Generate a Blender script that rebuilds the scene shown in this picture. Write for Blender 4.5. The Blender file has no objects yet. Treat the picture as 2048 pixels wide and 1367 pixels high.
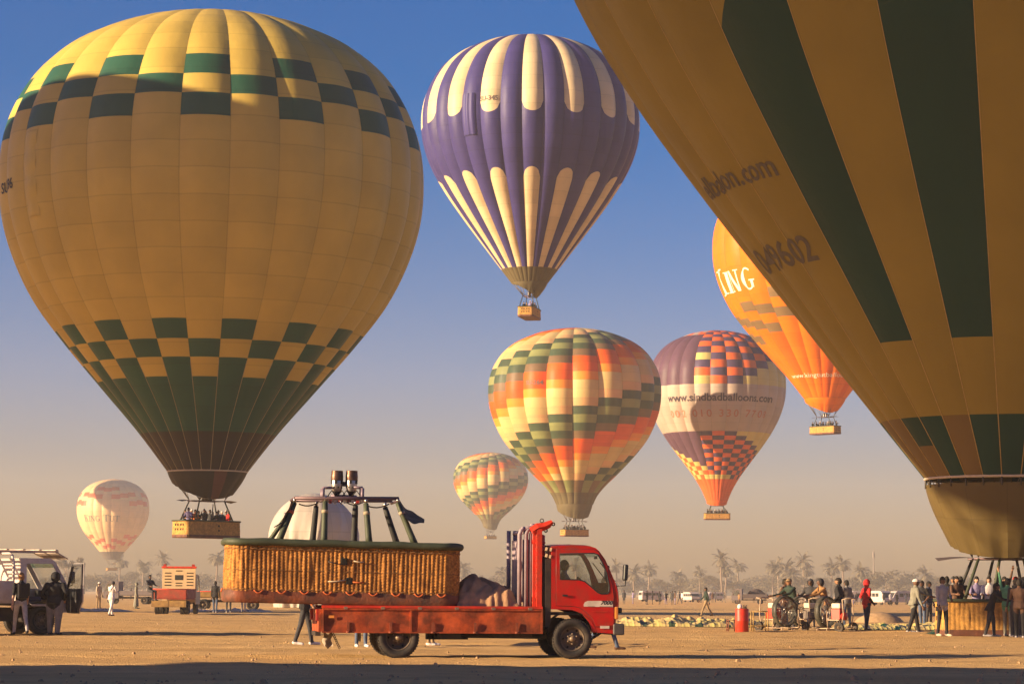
import bpy, bmesh, math, random
from mathutils import Vector, Matrix, noise as mnoise
random.seed(7)
sc = bpy.context.scene
C = sc.collection
rad = math.radians
PI = math.pi

# ------------------------------------------------------------------ camera
FPX = 2048 * 85.0 / 36.0
CAM_H = 1.23
cam_d = bpy.data.cameras.new('camera')
cam = bpy.data.objects.new('camera', cam_d)
C.objects.link(cam)
cam_d.lens = 85.0
cam_d.sensor_width = 36.0
cam_d.clip_start = 0.5
cam_d.clip_end = 20000
CAM_R = Matrix.Rotation(rad(90 + 5.945), 3, 'X') @ Matrix.Rotation(rad(0.38), 3, 'Z')
cam.matrix_world = Matrix.Translation((0, 0, CAM_H)) @ CAM_R.to_4x4()
sc.camera = cam

# ------------------------------------------------------------------ sky, sun, exposure
SUN_EL, SUN_AZ = 13.0, 20.0          # azimuth: degrees from straight left towards the viewer
TO_SUN = Vector((-math.cos(rad(SUN_EL)) * math.cos(rad(SUN_AZ)),
                 -math.cos(rad(SUN_EL)) * math.sin(rad(SUN_AZ)), math.sin(rad(SUN_EL))))
world = bpy.data.worlds.new('World')
sc.world = world
world.use_nodes = True
wn, wl = world.node_tree.nodes, world.node_tree.links
bg = wn['Background']
sky = wn.new('ShaderNodeTexSky')
sky.sky_type = 'NISHITA'
sky.sun_disc = False
sky.sun_elevation = rad(SUN_EL)
sky.sun_rotation = math.atan2(TO_SUN.x, TO_SUN.y)
sky.altitude = 80
sky.air_density = 1.0
sky.dust_density = 0.9
sky.ozone_density = 2.2
HAZE_D = 0.00028
SKY_TINT = (1.06, 0.755, 1.17)
hs = wn.new('ShaderNodeHueSaturation')
hs.inputs['Saturation'].default_value = 1.78
tint = wn.new('ShaderNodeMix')
tint.data_type = 'RGBA'; tint.blend_type = 'MULTIPLY'; tint.inputs[0].default_value = 1.0
tint.inputs[7].default_value = (*SKY_TINT, 1)
wl.new(sky.outputs[0], hs.inputs['Color'])
wl.new(hs.outputs[0], tint.inputs[6])
wl.new(tint.outputs[2], bg.inputs['Color'])
bg.inputs['Strength'].default_value = 0.045

sun_d = bpy.data.lights.new('sun', 'SUN')
sun_d.energy = 5.0
sun_d.angle = rad(0.5)
sun_d.color = (1.0, 0.74, 0.44)
sun = bpy.data.objects.new('sun', sun_d)
C.objects.link(sun)
sun.rotation_euler = TO_SUN.to_track_quat('Z', 'Y').to_euler()
sun.location = (-60, -20, 60)

sc.view_settings.view_transform = 'Standard'
sc.view_settings.look = 'None'
sc.view_settings.gamma = 1.0
sc.view_settings.exposure = 1.33
sc.render.engine = 'CYCLES'
sc.cycles.use_denoising = True
sc.cycles.max_bounces = 8
sc.cycles.diffuse_bounces = 3
sc.cycles.transparent_max_bounces = 12
sc.cycles.volume_bounces = 1
sc.cycles.sample_clamp_indirect = 4.0

# ------------------------------------------------------------------ pixel helpers (photo pixels -> places)
def ray(px, py):
    return (CAM_R @ Vector(((px - 1024) / FPX, -(py - 683.5) / FPX, -1.0))).normalized()
def at(px, py, Y):
    d = ray(px, py)
    return Vector((0, 0, CAM_H)) + d * (Y / d.y)
def gnd(px, py):
    d = ray(px, py)
    return Vector((0, 0, CAM_H)) + d * (-CAM_H / d.z)
CAM_RT = CAM_R.transposed()
def proj(p):
    q = CAM_RT @ (Vector(p) - Vector((0, 0, CAM_H)))
    return (1024 + FPX * q.x / -q.z, 683.5 - FPX * q.y / -q.z)

# ------------------------------------------------------------------ materials
MATS = {}
def _nodes(m):
    m.use_nodes = True
    return m.node_tree.nodes, m.node_tree.links, m.node_tree.nodes['Principled BSDF']
def mat(name, col, rough=0.6, var=0.12, scale=6.0, bump=0.0, bscale=30.0, metal=0.0, spec=0.4, dirt=None, dscale=2.0, damt=0.5, coat=0.0):
    """principled colour with soft object-space variation, optional second (dirt / rust) colour and relief"""
    if name in MATS: return MATS[name]
    m = bpy.data.materials.new(name); MATS[name] = m
    n, l, b = _nodes(m)
    b.inputs['Roughness'].default_value = rough
    b.inputs['Metallic'].default_value = metal
    b.inputs['Specular IOR Level'].default_value = spec
    b.inputs['Coat Weight'].default_value = coat
    tc = n.new('ShaderNodeTexCoord')
    nz = n.new('ShaderNodeTexNoise'); nz.inputs['Scale'].default_value = scale; nz.inputs['Detail'].default_value = 5
    l.new(tc.outputs['Object'], nz.inputs['Vector'])
    mr = n.new('ShaderNodeMapRange'); mr.inputs[1].default_value = 0.3; mr.inputs[2].default_value = 0.7
    mr.inputs[3].default_value = 1 - var; mr.inputs[4].default_value = 1 + var
    l.new(nz.outputs['Fac'], mr.inputs[0])
    mx = n.new('ShaderNodeVectorMath'); mx.operation = 'SCALE'
    mx.inputs[0].default_value = col
    l.new(mr.outputs[0], mx.inputs['Scale'])
    out = mx.outputs[0]
    if dirt:
        n2 = n.new('ShaderNodeTexNoise'); n2.inputs['Scale'].default_value = dscale; n2.inputs['Detail'].default_value = 8
        n2.inputs['Roughness'].default_value = 0.7
        l.new(tc.outputs['Object'], n2.inputs['Vector'])
        r2 = n.new('ShaderNodeMapRange'); r2.inputs[1].default_value = 0.42; r2.inputs[2].default_value = 0.62
        r2.inputs[3].default_value = 0; r2.inputs[4].default_value = damt
        l.new(n2.outputs['Fac'], r2.inputs[0])
        mm = n.new('ShaderNodeMix'); mm.data_type = 'RGBA'
        l.new(r2.outputs[0], mm.inputs[0]); l.new(out, mm.inputs[6]); mm.inputs[7].default_value = (*dirt, 1)
        out = mm.outputs[2]
        r3 = n.new('ShaderNodeMapRange'); r3.inputs[3].default_value = rough; r3.inputs[4].default_value = min(1, rough + 0.35)
        l.new(r2.outputs[0], r3.inputs[0]); l.new(r3.outputs[0], b.inputs['Roughness'])
    l.new(out, b.inputs['Base Color'])
    if bump:
        n3 = n.new('ShaderNodeTexNoise'); n3.inputs['Scale'].default_value = bscale; n3.inputs['Detail'].default_value = 4
        l.new(tc.outputs['Object'], n3.inputs['Vector'])
        bp = n.new('ShaderNodeBump'); bp.inputs['Strength'].default_value = bump; bp.inputs['Distance'].default_value = 0.02
        l.new(n3.outputs['Fac'], bp.inputs['Height']); l.new(bp.outputs[0], b.inputs['Normal'])
    return m

def fabric(name, col, trans=0.3):
    """balloon cloth: sewn seams from the UV grid, faint blotches, ripples, light coming through"""
    name = 'cloth_' + name
    if name in MATS: return MATS[name]
    m = bpy.data.materials.new(name); MATS[name] = m
    n, l, b = _nodes(m)
    b.inputs['Roughness'].default_value = 0.5
    b.inputs['Specular IOR Level'].default_value = 0.25
    uv = n.new('ShaderNodeUVMap'); sp = n.new('ShaderNodeSeparateXYZ'); l.new(uv.outputs[0], sp.inputs[0])
    def edge(sock, w):
        f = n.new('ShaderNodeMath'); f.operation = 'PINGPONG'; f.inputs[1].default_value = 0.5; l.new(sock, f.inputs[0])
        r = n.new('ShaderNodeMapRange'); r.inputs[1].default_value = 0.0; r.inputs[2].default_value = w
        r.inputs[3].default_value = 0.80; r.inputs[4].default_value = 1.0; l.new(f.outputs[0], r.inputs[0]); return r.outputs[0]
    e1, e2 = edge(sp.outputs['X'], 0.02), edge(sp.outputs['Y'], 0.035)
    mu = n.new('ShaderNodeMath'); mu.operation = 'MULTIPLY'; l.new(e1, mu.inputs[0]); l.new(e2, mu.inputs[1])
    tc = n.new('ShaderNodeTexCoord')
    nz = n.new('ShaderNodeTexNoise'); nz.inputs['Scale'].default_value = 0.35; nz.inputs['Detail'].default_value = 6
    l.new(tc.outputs['Object'], nz.inputs['Vector'])
    mr = n.new('ShaderNodeMapRange'); mr.inputs[1].default_value = 0.3; mr.inputs[2].default_value = 0.7; mr.inputs[3].default_value = 0.9; mr.inputs[4].default_value = 1.08
    l.new(nz.outputs['Fac'], mr.inputs[0])
    # panels differ a little from each other, as sun-bleached cloth does
    fl = n.new('ShaderNodeVectorMath'); fl.operation = 'FLOOR'; l.new(uv.outputs[0], fl.inputs[0])
    wnz = n.new('ShaderNodeTexWhiteNoise'); wnz.noise_dimensions = '2D'; l.new(fl.outputs[0], wnz.inputs['Vector'])
    wr = n.new('ShaderNodeMapRange'); wr.inputs[3].default_value = 0.94; wr.inputs[4].default_value = 1.05; l.new(wnz.outputs['Value'], wr.inputs[0])
    m2 = n.new('ShaderNodeMath'); m2.operation = 'MULTIPLY'; l.new(mu.outputs[0], m2.inputs[0]); l.new(mr.outputs[0], m2.inputs[1])
    m3 = n.new('ShaderNodeMath'); m3.operation = 'MULTIPLY'; l.new(m2.outputs[0], m3.inputs[0]); l.new(wr.outputs[0], m3.inputs[1])
    cs = n.new('ShaderNodeVectorMath'); cs.operation = 'SCALE'; cs.inputs[0].default_value = col; l.new(m3.outputs[0], cs.inputs['Scale'])
    l.new(cs.outputs[0], b.inputs['Base Color'])
    n3 = n.new('ShaderNodeTexNoise'); n3.inputs['Scale'].default_value = 1.1; n3.inputs['Detail'].default_value = 5
    mp = n.new('ShaderNodeMapping'); mp.inputs['Scale'].default_value = (1, 1, 0.55); l.new(tc.outputs['Object'], mp.inputs[0]); l.new(mp.outputs[0], n3.inputs['Vector'])
    bp = n.new('ShaderNodeBump'); bp.inputs['Strength'].default_value = 0.35; bp.inputs['Distance'].default_value = 0.12
    # puckers running off the sewn edges
    n4 = n.new('ShaderNodeTexNoise'); n4.inputs['Scale'].default_value = 1.0; n4.inputs['Detail'].default_value = 3
    mp4 = n.new('ShaderNodeMapping'); mp4.inputs['Scale'].default_value = (.35, .35, 4.5); l.new(tc.outputs['Object'], mp4.inputs[0]); l.new(mp4.outputs[0], n4.inputs['Vector'])
    pg = n.new('ShaderNodeMath'); pg.operation = 'PINGPONG'; pg.inputs[1].default_value = 0.5; l.new(sp.outputs['X'], pg.inputs[0])
    pm = n.new('ShaderNodeMapRange'); pm.inputs[1].default_value = 0.0; pm.inputs[2].default_value = 0.28; pm.inputs[3].default_value = 0.8; pm.inputs[4].default_value = 0.05; l.new(pg.outputs[0], pm.inputs[0])
    pk = n.new('ShaderNodeMath'); pk.operation = 'MULTIPLY'; l.new(n4.outputs['Fac'], pk.inputs[0]); l.new(pm.outputs[0], pk.inputs[1])
    pa = n.new('ShaderNodeMath'); pa.operation = 'ADD'; l.new(n3.outputs['Fac'], pa.inputs[0]); l.new(pk.outputs[0], pa.inputs[1])
    l.new(pa.outputs[0], bp.inputs['Height']); l.new(bp.outputs[0], b.inputs['Normal'])
    tr = n.new('ShaderNodeBsdfTranslucent'); l.new(cs.outputs[0], tr.inputs['Color'])
    ms = n.new('ShaderNodeMixShader'); ms.inputs[0].default_value = trans
    l.new(b.outputs[0], ms.inputs[1]); l.new(tr.outputs[0], ms.inputs[2])
    l.new(ms.outputs[0], n['Material Output'].inputs['Surface'])
    return m

def glass(name, tintc=(0.8, 0.85, 0.85), alpha=0.25):
    if name in MATS: return MATS[name]
    m = bpy.data.materials.new(name); MATS[name] = m
    n, l, b = _nodes(m)
    b.inputs['Base Color'].default_value = (*tintc, 1); b.inputs['Roughness'].default_value = 0.06
    tr = n.new('ShaderNodeBsdfTransparent'); tr.inputs[0].default_value = (*[0.6 + 0.4 * c for c in tintc], 1)
    gl = n.new('ShaderNodeBsdfGlossy'); gl.inputs['Roughness'].default_value = 0.05
    ms = n.new('ShaderNodeMixShader'); ms.inputs[0].default_value = alpha
    l.new(tr.outputs[0], ms.inputs[1]); l.new(gl.outputs[0], ms.inputs[2]); l.new(ms.outputs[0], n['Material Output'].inputs['Surface'])
    return m

# ------------------------------------------------------------------ objects
def tag(o, label=None, cat=None, group=None, kind=None):
    for k, v in (('label', label), ('category', cat), ('group', group), ('kind', kind)):
        if v: o[k] = v
    return o
def empty(name, loc=(0, 0, 0), rz=0.0, label=None, cat=None, group=None):
    o = bpy.data.objects.new(name, None); C.objects.link(o)
    o.empty_display_size = 0.3
    o.location = loc; o.rotation_euler = (0, 0, rz)
    return tag(o, label, cat, group)
def link(name, me, parent=None):
    o = bpy.data.objects.new(name, me); C.objects.link(o)
    if parent: o.parent = parent
    return o
def copy_tree(o, parent=None):
    c = o.copy(); C.objects.link(c); c.parent = parent
    for ch in o.children: copy_tree(ch, c)
    return c

class MB:
    """collects shapes; build() links them as one mesh object"""
    def __init__(s): s.v = []; s.f = []; s.m = []; s.s = []; s.uv = None
    def add(s, vs, fs, mi=0, smooth=False, M=None):
        k = len(s.v)
        s.v += [tuple(M @ Vector(v)) if M else tuple(v) for v in vs]
        s.f += [tuple(i + k for i in f) for f in fs]; s.m += [mi] * len(fs); s.s += [smooth] * len(fs)
        return s
    def box(s, c, d, mi=0, M=None, taper=1.0):
        x, y, z = d[0] / 2, d[1] / 2, d[2] / 2; t = taper
        vs = [(-x, -y, -z), (x, -y, -z), (x, y, -z), (-x, y, -z), (-x * t, -y * t, z), (x * t, -y * t, z), (x * t, y * t, z), (-x * t, y * t, z)]
        T = Matrix.Translation(c) @ (M.to_4x4() if M else Matrix())
        return s.add(vs, [(0, 3, 2, 1), (4, 5, 6, 7), (0, 1, 5, 4), (1, 2, 6, 5), (2, 3, 7, 6), (3, 0, 4, 7)], mi, False, T)
    def tube(s, pts, r, seg=8, mi=0, cap=True, smooth=True, round_ends=False, flat=1.0, closed=False):
        pts = [Vector(p) for p in pts]
        n = len(pts)
        rs = list(r) if isinstance(r, (list, tuple)) else [r] * n
        if round_ends:
            a, b = (pts[0] - pts[1]).normalized(), (pts[-1] - pts[-2]).normalized()
            r0, r1 = rs[0], rs[-1]
            pts = [pts[0] + a * r0, pts[0] + a * r0 * 0.75] + pts + [pts[-1] + b * r1 * 0.75, pts[-1] + b * r1]
            rs = [r0 * 0.12, r0 * 0.66] + rs + [r1 * 0.66, r1 * 0.12]; n = len(pts)
        vs = []; up = None
        for i, p in enumerate(pts):
            if closed: t = (pts[(i + 1) % n] - pts[i - 1]).normalized()
            else: t = (pts[min(i + 1, n - 1)] - pts[max(i - 1, 0)]).normalized()
            if up is None:
                ref = Vector((1, 0, 0)) if abs(t.x) < 0.8 else Vector((0, 0, 1))
                up = (ref - t * ref.dot(t)).normalized()
            else:
                up = (up - t * up.dot(t)).normalized()
            w = t.cross(up)
            for k in range(seg):
                a = 2 * PI * k / seg
                vs.append(p + up * math.cos(a) * rs[i] + w * math.sin(a) * rs[i] * flat)
        fs = []
        for i in range(n if closed else n - 1):
            j = (i + 1) % n
            for k in range(seg):
                q = (k + 1) % seg
                fs.append((i * seg + k, i * seg + q, j * seg + q, j * seg + k))
        if cap and not closed:
            fs.append(tuple(range(seg - 1, -1, -1))); fs.append(tuple((n - 1) * seg + k for k in range(seg)))
        return s.add(vs, fs, mi, smooth)
    def lathe(s, prof, seg=24, mi=0, M=None, smooth=True, close=False):
        vs, fs = [], []
        for r, z in prof:
            for k in range(seg):
                a = 2 * PI * k / seg; vs.append((r * math.cos(a), r * math.sin(a), z))
        for i in range(len(prof) - 1):
            for k in range(seg):
                q = (k + 1) % seg; fs.append((i * seg + k, i * seg + q, (i + 1) * seg + q, (i + 1) * seg + k))
        if close:
            fs.append(tuple(range(seg - 1, -1, -1))); fs.append(tuple((len(prof) - 1) * seg + k for k in range(seg)))
        return s.add(vs, fs, mi, smooth, M)
    def grid(s, fn, nu, nv, mi=0, smooth=True, closeu=False):
        vs = [fn(i / nu, j / nv) for j in range(nv + 1) for i in range(nu + (0 if closeu else 1))]
        w = nu if closeu else nu + 1
        fs = [(j * w + i, j * w + (i + 1) % w, (j + 1) * w + (i + 1) % w, (j + 1) * w + i) for j in range(nv) for i in range(nu)]
        return s.add(vs, fs, mi, smooth)
    def prism(s, poly, y0, y1, mi=0, holes=()):
        """polygon in x,z (with holes), extruded from y0 to y1"""
        bm = bmesh.new()
        es = []
        for loop in (poly, *holes):
            vv = [bm.verts.new((p[0], y0, p[1])) for p in loop]
            es += [bm.edges.new((vv[i], vv[(i + 1) % len(vv)])) for i in range(len(vv))]
        bmesh.ops.triangle_fill(bm, use_beauty=True, use_dissolve=False, edges=es)
        g = bmesh.ops.extrude_face_region(bm, geom=bm.faces[:])
        for e in g['geom']:
            if isinstance(e, bmesh.types.BMVert): e.co.y = y1
        bmesh.ops.recalc_face_normals(bm, faces=bm.faces[:])
        bm.verts.index_update()
        s.add([v.co[:] for v in bm.verts], [[v.index for v in f.verts] for f in bm.faces], mi)
        bm.free(); return s
    def mesh(s, name, mats):
        me = bpy.data.meshes.new(name)
        me.from_pydata(s.v, [], s.f)
        for m in (mats if isinstance(mats, (list, tuple)) else [mats]): me.materials.append(m)
        me.polygons.foreach_set('material_index', s.m); me.polygons.foreach_set('use_smooth', s.s)
        if s.uv:
            ul = me.uv_layers.new(name='UVMap')
            buf = [0.0] * (2 * len(me.loops))
            for lp in me.loops:
                buf[2 * lp.index], buf[2 * lp.index + 1] = s.uv[lp.vertex_index]
            ul.data.foreach_set('uv', buf)
        me.update()
        return me
    def build(s, name, mats, parent=None):
        return link(name, s.mesh(name, mats), parent)

def bevel(o, w=0.01, seg=2):
    """bevel baked into the mesh"""
    bm = bmesh.new(); bm.from_mesh(o.data)
    bmesh.ops.remove_doubles(bm, verts=bm.verts[:], dist=1e-5)
    es = [e for e in bm.edges if len(e.link_faces) == 2 and e.calc_face_angle(0) > 0.6]
    bmesh.ops.bevel(bm, geom=es, offset=w, segments=seg, affect='EDGES', profile=0.6, clamp_overlap=True)
    bm.to_mesh(o.data); bm.free(); return o

# ------------------------------------------------------------------ lettering
def text_mesh(txt, size=1.0, bold=0.0, slant=0.0, spacing=1.0):
    """outline of a printed word as 2-D verts and faces, centred on x, baseline y=0"""
    cu = bpy.data.curves.new('t', 'FONT'); cu.body = txt; cu.size = size; cu.offset = bold; cu.shear = slant
    cu.space_character = spacing; cu.resolution_u = 3
    o = bpy.data.objects.new('t', cu); C.objects.link(o)
    dg = bpy.context.evaluated_depsgraph_get()
    me = bpy.data.meshes.new_from_object(o.evaluated_get(dg))
    bpy.data.objects.remove(o); bpy.data.curves.remove(cu)
    bm = bmesh.new(); bm.from_mesh(me); bpy.data.meshes.remove(me)
    xs = [v.co.x for v in bm.verts]; cx = (min(xs) + max(xs)) / 2
    for v in bm.verts: v.co.x -= cx; v.co.z = 0
    return bm
SERIF = {
 'K': ([(.06,.0,.24,1)], [(.24,.42,.60,1.0,.10),(.50,.0,.30,.62,.22)], [(-.03,0,.33,.05),(-.03,.95,.33,1),(.45,0,.84,.05),(.46,.95,.80,1)], .86),
 'I': ([(.08,0,.26,1)], [], [(0,0,.34,.05),(0,.95,.34,1)], .36),
 'N': ([(.09,0,.17,1),(.67,0,.75,1)], [(.56,.0,.08,1.0,.20)], [(0,0,.28,.05),(-.02,.95,.26,1),(.57,.95,.86,1)], .88),
 'T': ([(.31,0,.50,1)], [], [(.21,0,.60,.05),(0,.93,.81,1),(0,.78,.05,.95),(.76,.78,.81,.95)], .84),
 'U': ([(.09,.25,.27,1),(.66,.25,.74,1)], [], [(0,.95,.36,1),(.56,.95,.84,1)], .86),
 'G': ([(.62,.08,.78,.42)], [], [(.52,.40,.88,.46)], .90)}
def serif_mesh(word, size, small=0.8):
    bm = bmesh.new(); x = 0.0; lev = 0
    def quad(ps, k):
        bm.faces.new([bm.verts.new((p[0], p[1], 0.006 * k)) for p in ps])
    for wi, ch in enumerate(word):
        if ch == ' ': x += 0.45 * size; first = True; continue
        sz = size * (1.0 if wi == 0 or word[wi - 1] == ' ' else small)
        st, dg, se, w = SERIF[ch]
        for a, b, c, d in st: quad([(x+a*sz, b*sz), (x+c*sz, b*sz), (x+c*sz, d*sz), (x+a*sz, d*sz)], 0)
        for a, b, c, d, t in dg: quad([(x+a*sz, b*sz), (x+(a+t)*sz, b*sz), (x+(c+t)*sz, d*sz), (x+c*sz, d*sz)], 1)
        for a, b, c, d in se: quad([(x+a*sz, b*sz), (x+c*sz, b*sz), (x+c*sz, d*sz), (x+a*sz, d*sz)], 2)
        arc = {'G': (.45, .5, .42, .52, 50, 325), 'U': (.415, .27, .325, .29, 180, 360)}.get(ch)
        if arc:
            cx, cy, rx, ry, a0, a1 = arc; n = 18; pv = []
            for i in range(n + 1):
                a = rad(a0 + (a1 - a0) * i / n)
                th = .07 + .12 * max(0, -math.cos(a)) if ch == 'G' else .07 + .09 * (1 - i / n)
                pv.append(((x + (cx + rx * math.cos(a)) * sz, (cy + ry * math.sin(a)) * sz), (x + (cx + (rx - th) * math.cos(a)) * sz, (cy + (ry - .08) * math.sin(a)) * sz)))
            for i in range(n): quad([pv[i][0], pv[i+1][0], pv[i+1][1], pv[i][1]], 3)
        x += (w + 0.03) * sz
    for v in bm.verts: v.co.x -= x / 2
    return bm
# ------------------------------------------------------------------ balloons
CLOTH = {
 'yellow': (0.57, 0.405, 0.085), 'green': (0.018, 0.085, 0.052), 'soot': (0.032, 0.025, 0.022), 'soot_red': (0.12, 0.05, 0.04),
 'purple': (0.050, 0.042, 0.175), 'cream': (0.70, 0.54, 0.32), 'olive': (0.13, 0.105, 0.055),
 'orange': (0.84, 0.175, 0.002), 'deep_orange': (0.78, 0.13, 0.003), 'grey_tan': (0.20, 0.13, 0.06),
 'moss': (0.05, 0.08, 0.045), 'sage': (0.22, 0.24, 0.09), 'umber': (0.18, 0.11, 0.055), 'vermilion': (0.78, 0.10, 0.006),
 'apricot': (0.82, 0.27, 0.03), 'tan': (0.66, 0.40, 0.18), 'butter': (0.62, 0.46, 0.19),
 'plum': (0.11, 0.055, 0.09), 'ivory': (0.47, 0.37, 0.30), 'lemon': (0.62, 0.50, 0.17), 'scarlet': (0.76, 0.13, 0.03), 'navy': (0.075, 0.05, 0.11),
 'sand': (0.74, 0.50, 0.26), 'rose': (0.70, 0.13, 0.06), 'slate': (0.13, 0.11, 0.105), 'white': (0.50, 0.45, 0.39),
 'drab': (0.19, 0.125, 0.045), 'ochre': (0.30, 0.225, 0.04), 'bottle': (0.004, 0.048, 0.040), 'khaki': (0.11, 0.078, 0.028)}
def cloth(c): return fabric(c, CLOTH[c], 0.05 if c in ('soot', 'soot_red', 'green', 'khaki') else 0.09)

PROF_ROUND = [(0, 0), (.012, .13), (.045, .33), (.10, .50), (.19, .68), (.31, .82), (.46, .92), (.62, .98), (.80, 1.0), (1.0, .985), (1.2, .925),
              (1.4, .825), (1.6, .675), (1.8, .505), (2.0, .335), (2.19, .19)]
PROF_LONG = [(0, 0), (.012, .13), (.045, .33), (.10, .50), (.19, .68), (.31, .82), (.46, .92), (.62, .98), (.82, 1.0), (1.05, .98), (1.28, .91),
             (1.5, .80), (1.72, .655), (1.94, .49), (2.16, .335), (2.34, .23), (2.5, .16)]
PROF_TUCK = [(0, 0), (.012, .13), (.045, .33), (.10, .50), (.19, .68), (.31, .82), (.46, .92), (.62, .98), (.80, 1.0), (1.0, .985), (1.2, .93),
             (1.4, .84), (1.6, .70), (1.8, .53), (1.97, .375), (2.1, .275), (2.22, .22)]
PROF_STRAIGHT = [(0, 0), (.012, .13), (.045, .33), (.10, .50), (.19, .68), (.31, .82), (.46, .92), (.62, .98), (.80, 1.0), (1.0, .98), (1.22, .905),
                 (1.45, .775), (1.68, .615), (1.9, .45), (2.1, .30), (2.27, .17)]

class Profile:
    def __init__(s, pts):
        H = pts[-1][0]; p = [(a / H, b) for a, b in pts]; s.hr = H
        out = []
        for i in range(len(p) - 1):
            p0, p1, p2, p3 = p[max(i-1, 0)], p[i], p[i+1], p[min(i+2, len(p)-1)]
            for k in range(12):
                u = k / 12
                out.append(tuple(0.5 * ((2*p1[j]) + (-p0[j]+p2[j])*u + (2*p0[j]-5*p1[j]+4*p2[j]-p3[j])*u*u + (-p0[j]+3*p1[j]-3*p2[j]+p3[j])*u**3) for j in (0, 1)))
        out.append(p[-1]); s.d = out
        L = [0.0]
        for a, b in zip(out, out[1:]): L.append(L[-1] + math.hypot((b[0]-a[0]) * H, b[1]-a[1]))
        s.len = L[-1]; s.t = [x / L[-1] for x in L]
    def at(s, t):
        t = min(max(t, 0), 1); import bisect
        i = min(max(bisect.bisect_right(s.t, t) - 1, 0), len(s.t) - 2)
        k = (t - s.t[i]) / (s.t[i+1] - s.t[i])
        a, b = s.d[i], s.d[i+1]
        return max(0.0, a[1] + (b[1]-a[1]) * k), a[0] + (b[0]-a[0]) * k     # r/R, h/H

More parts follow.
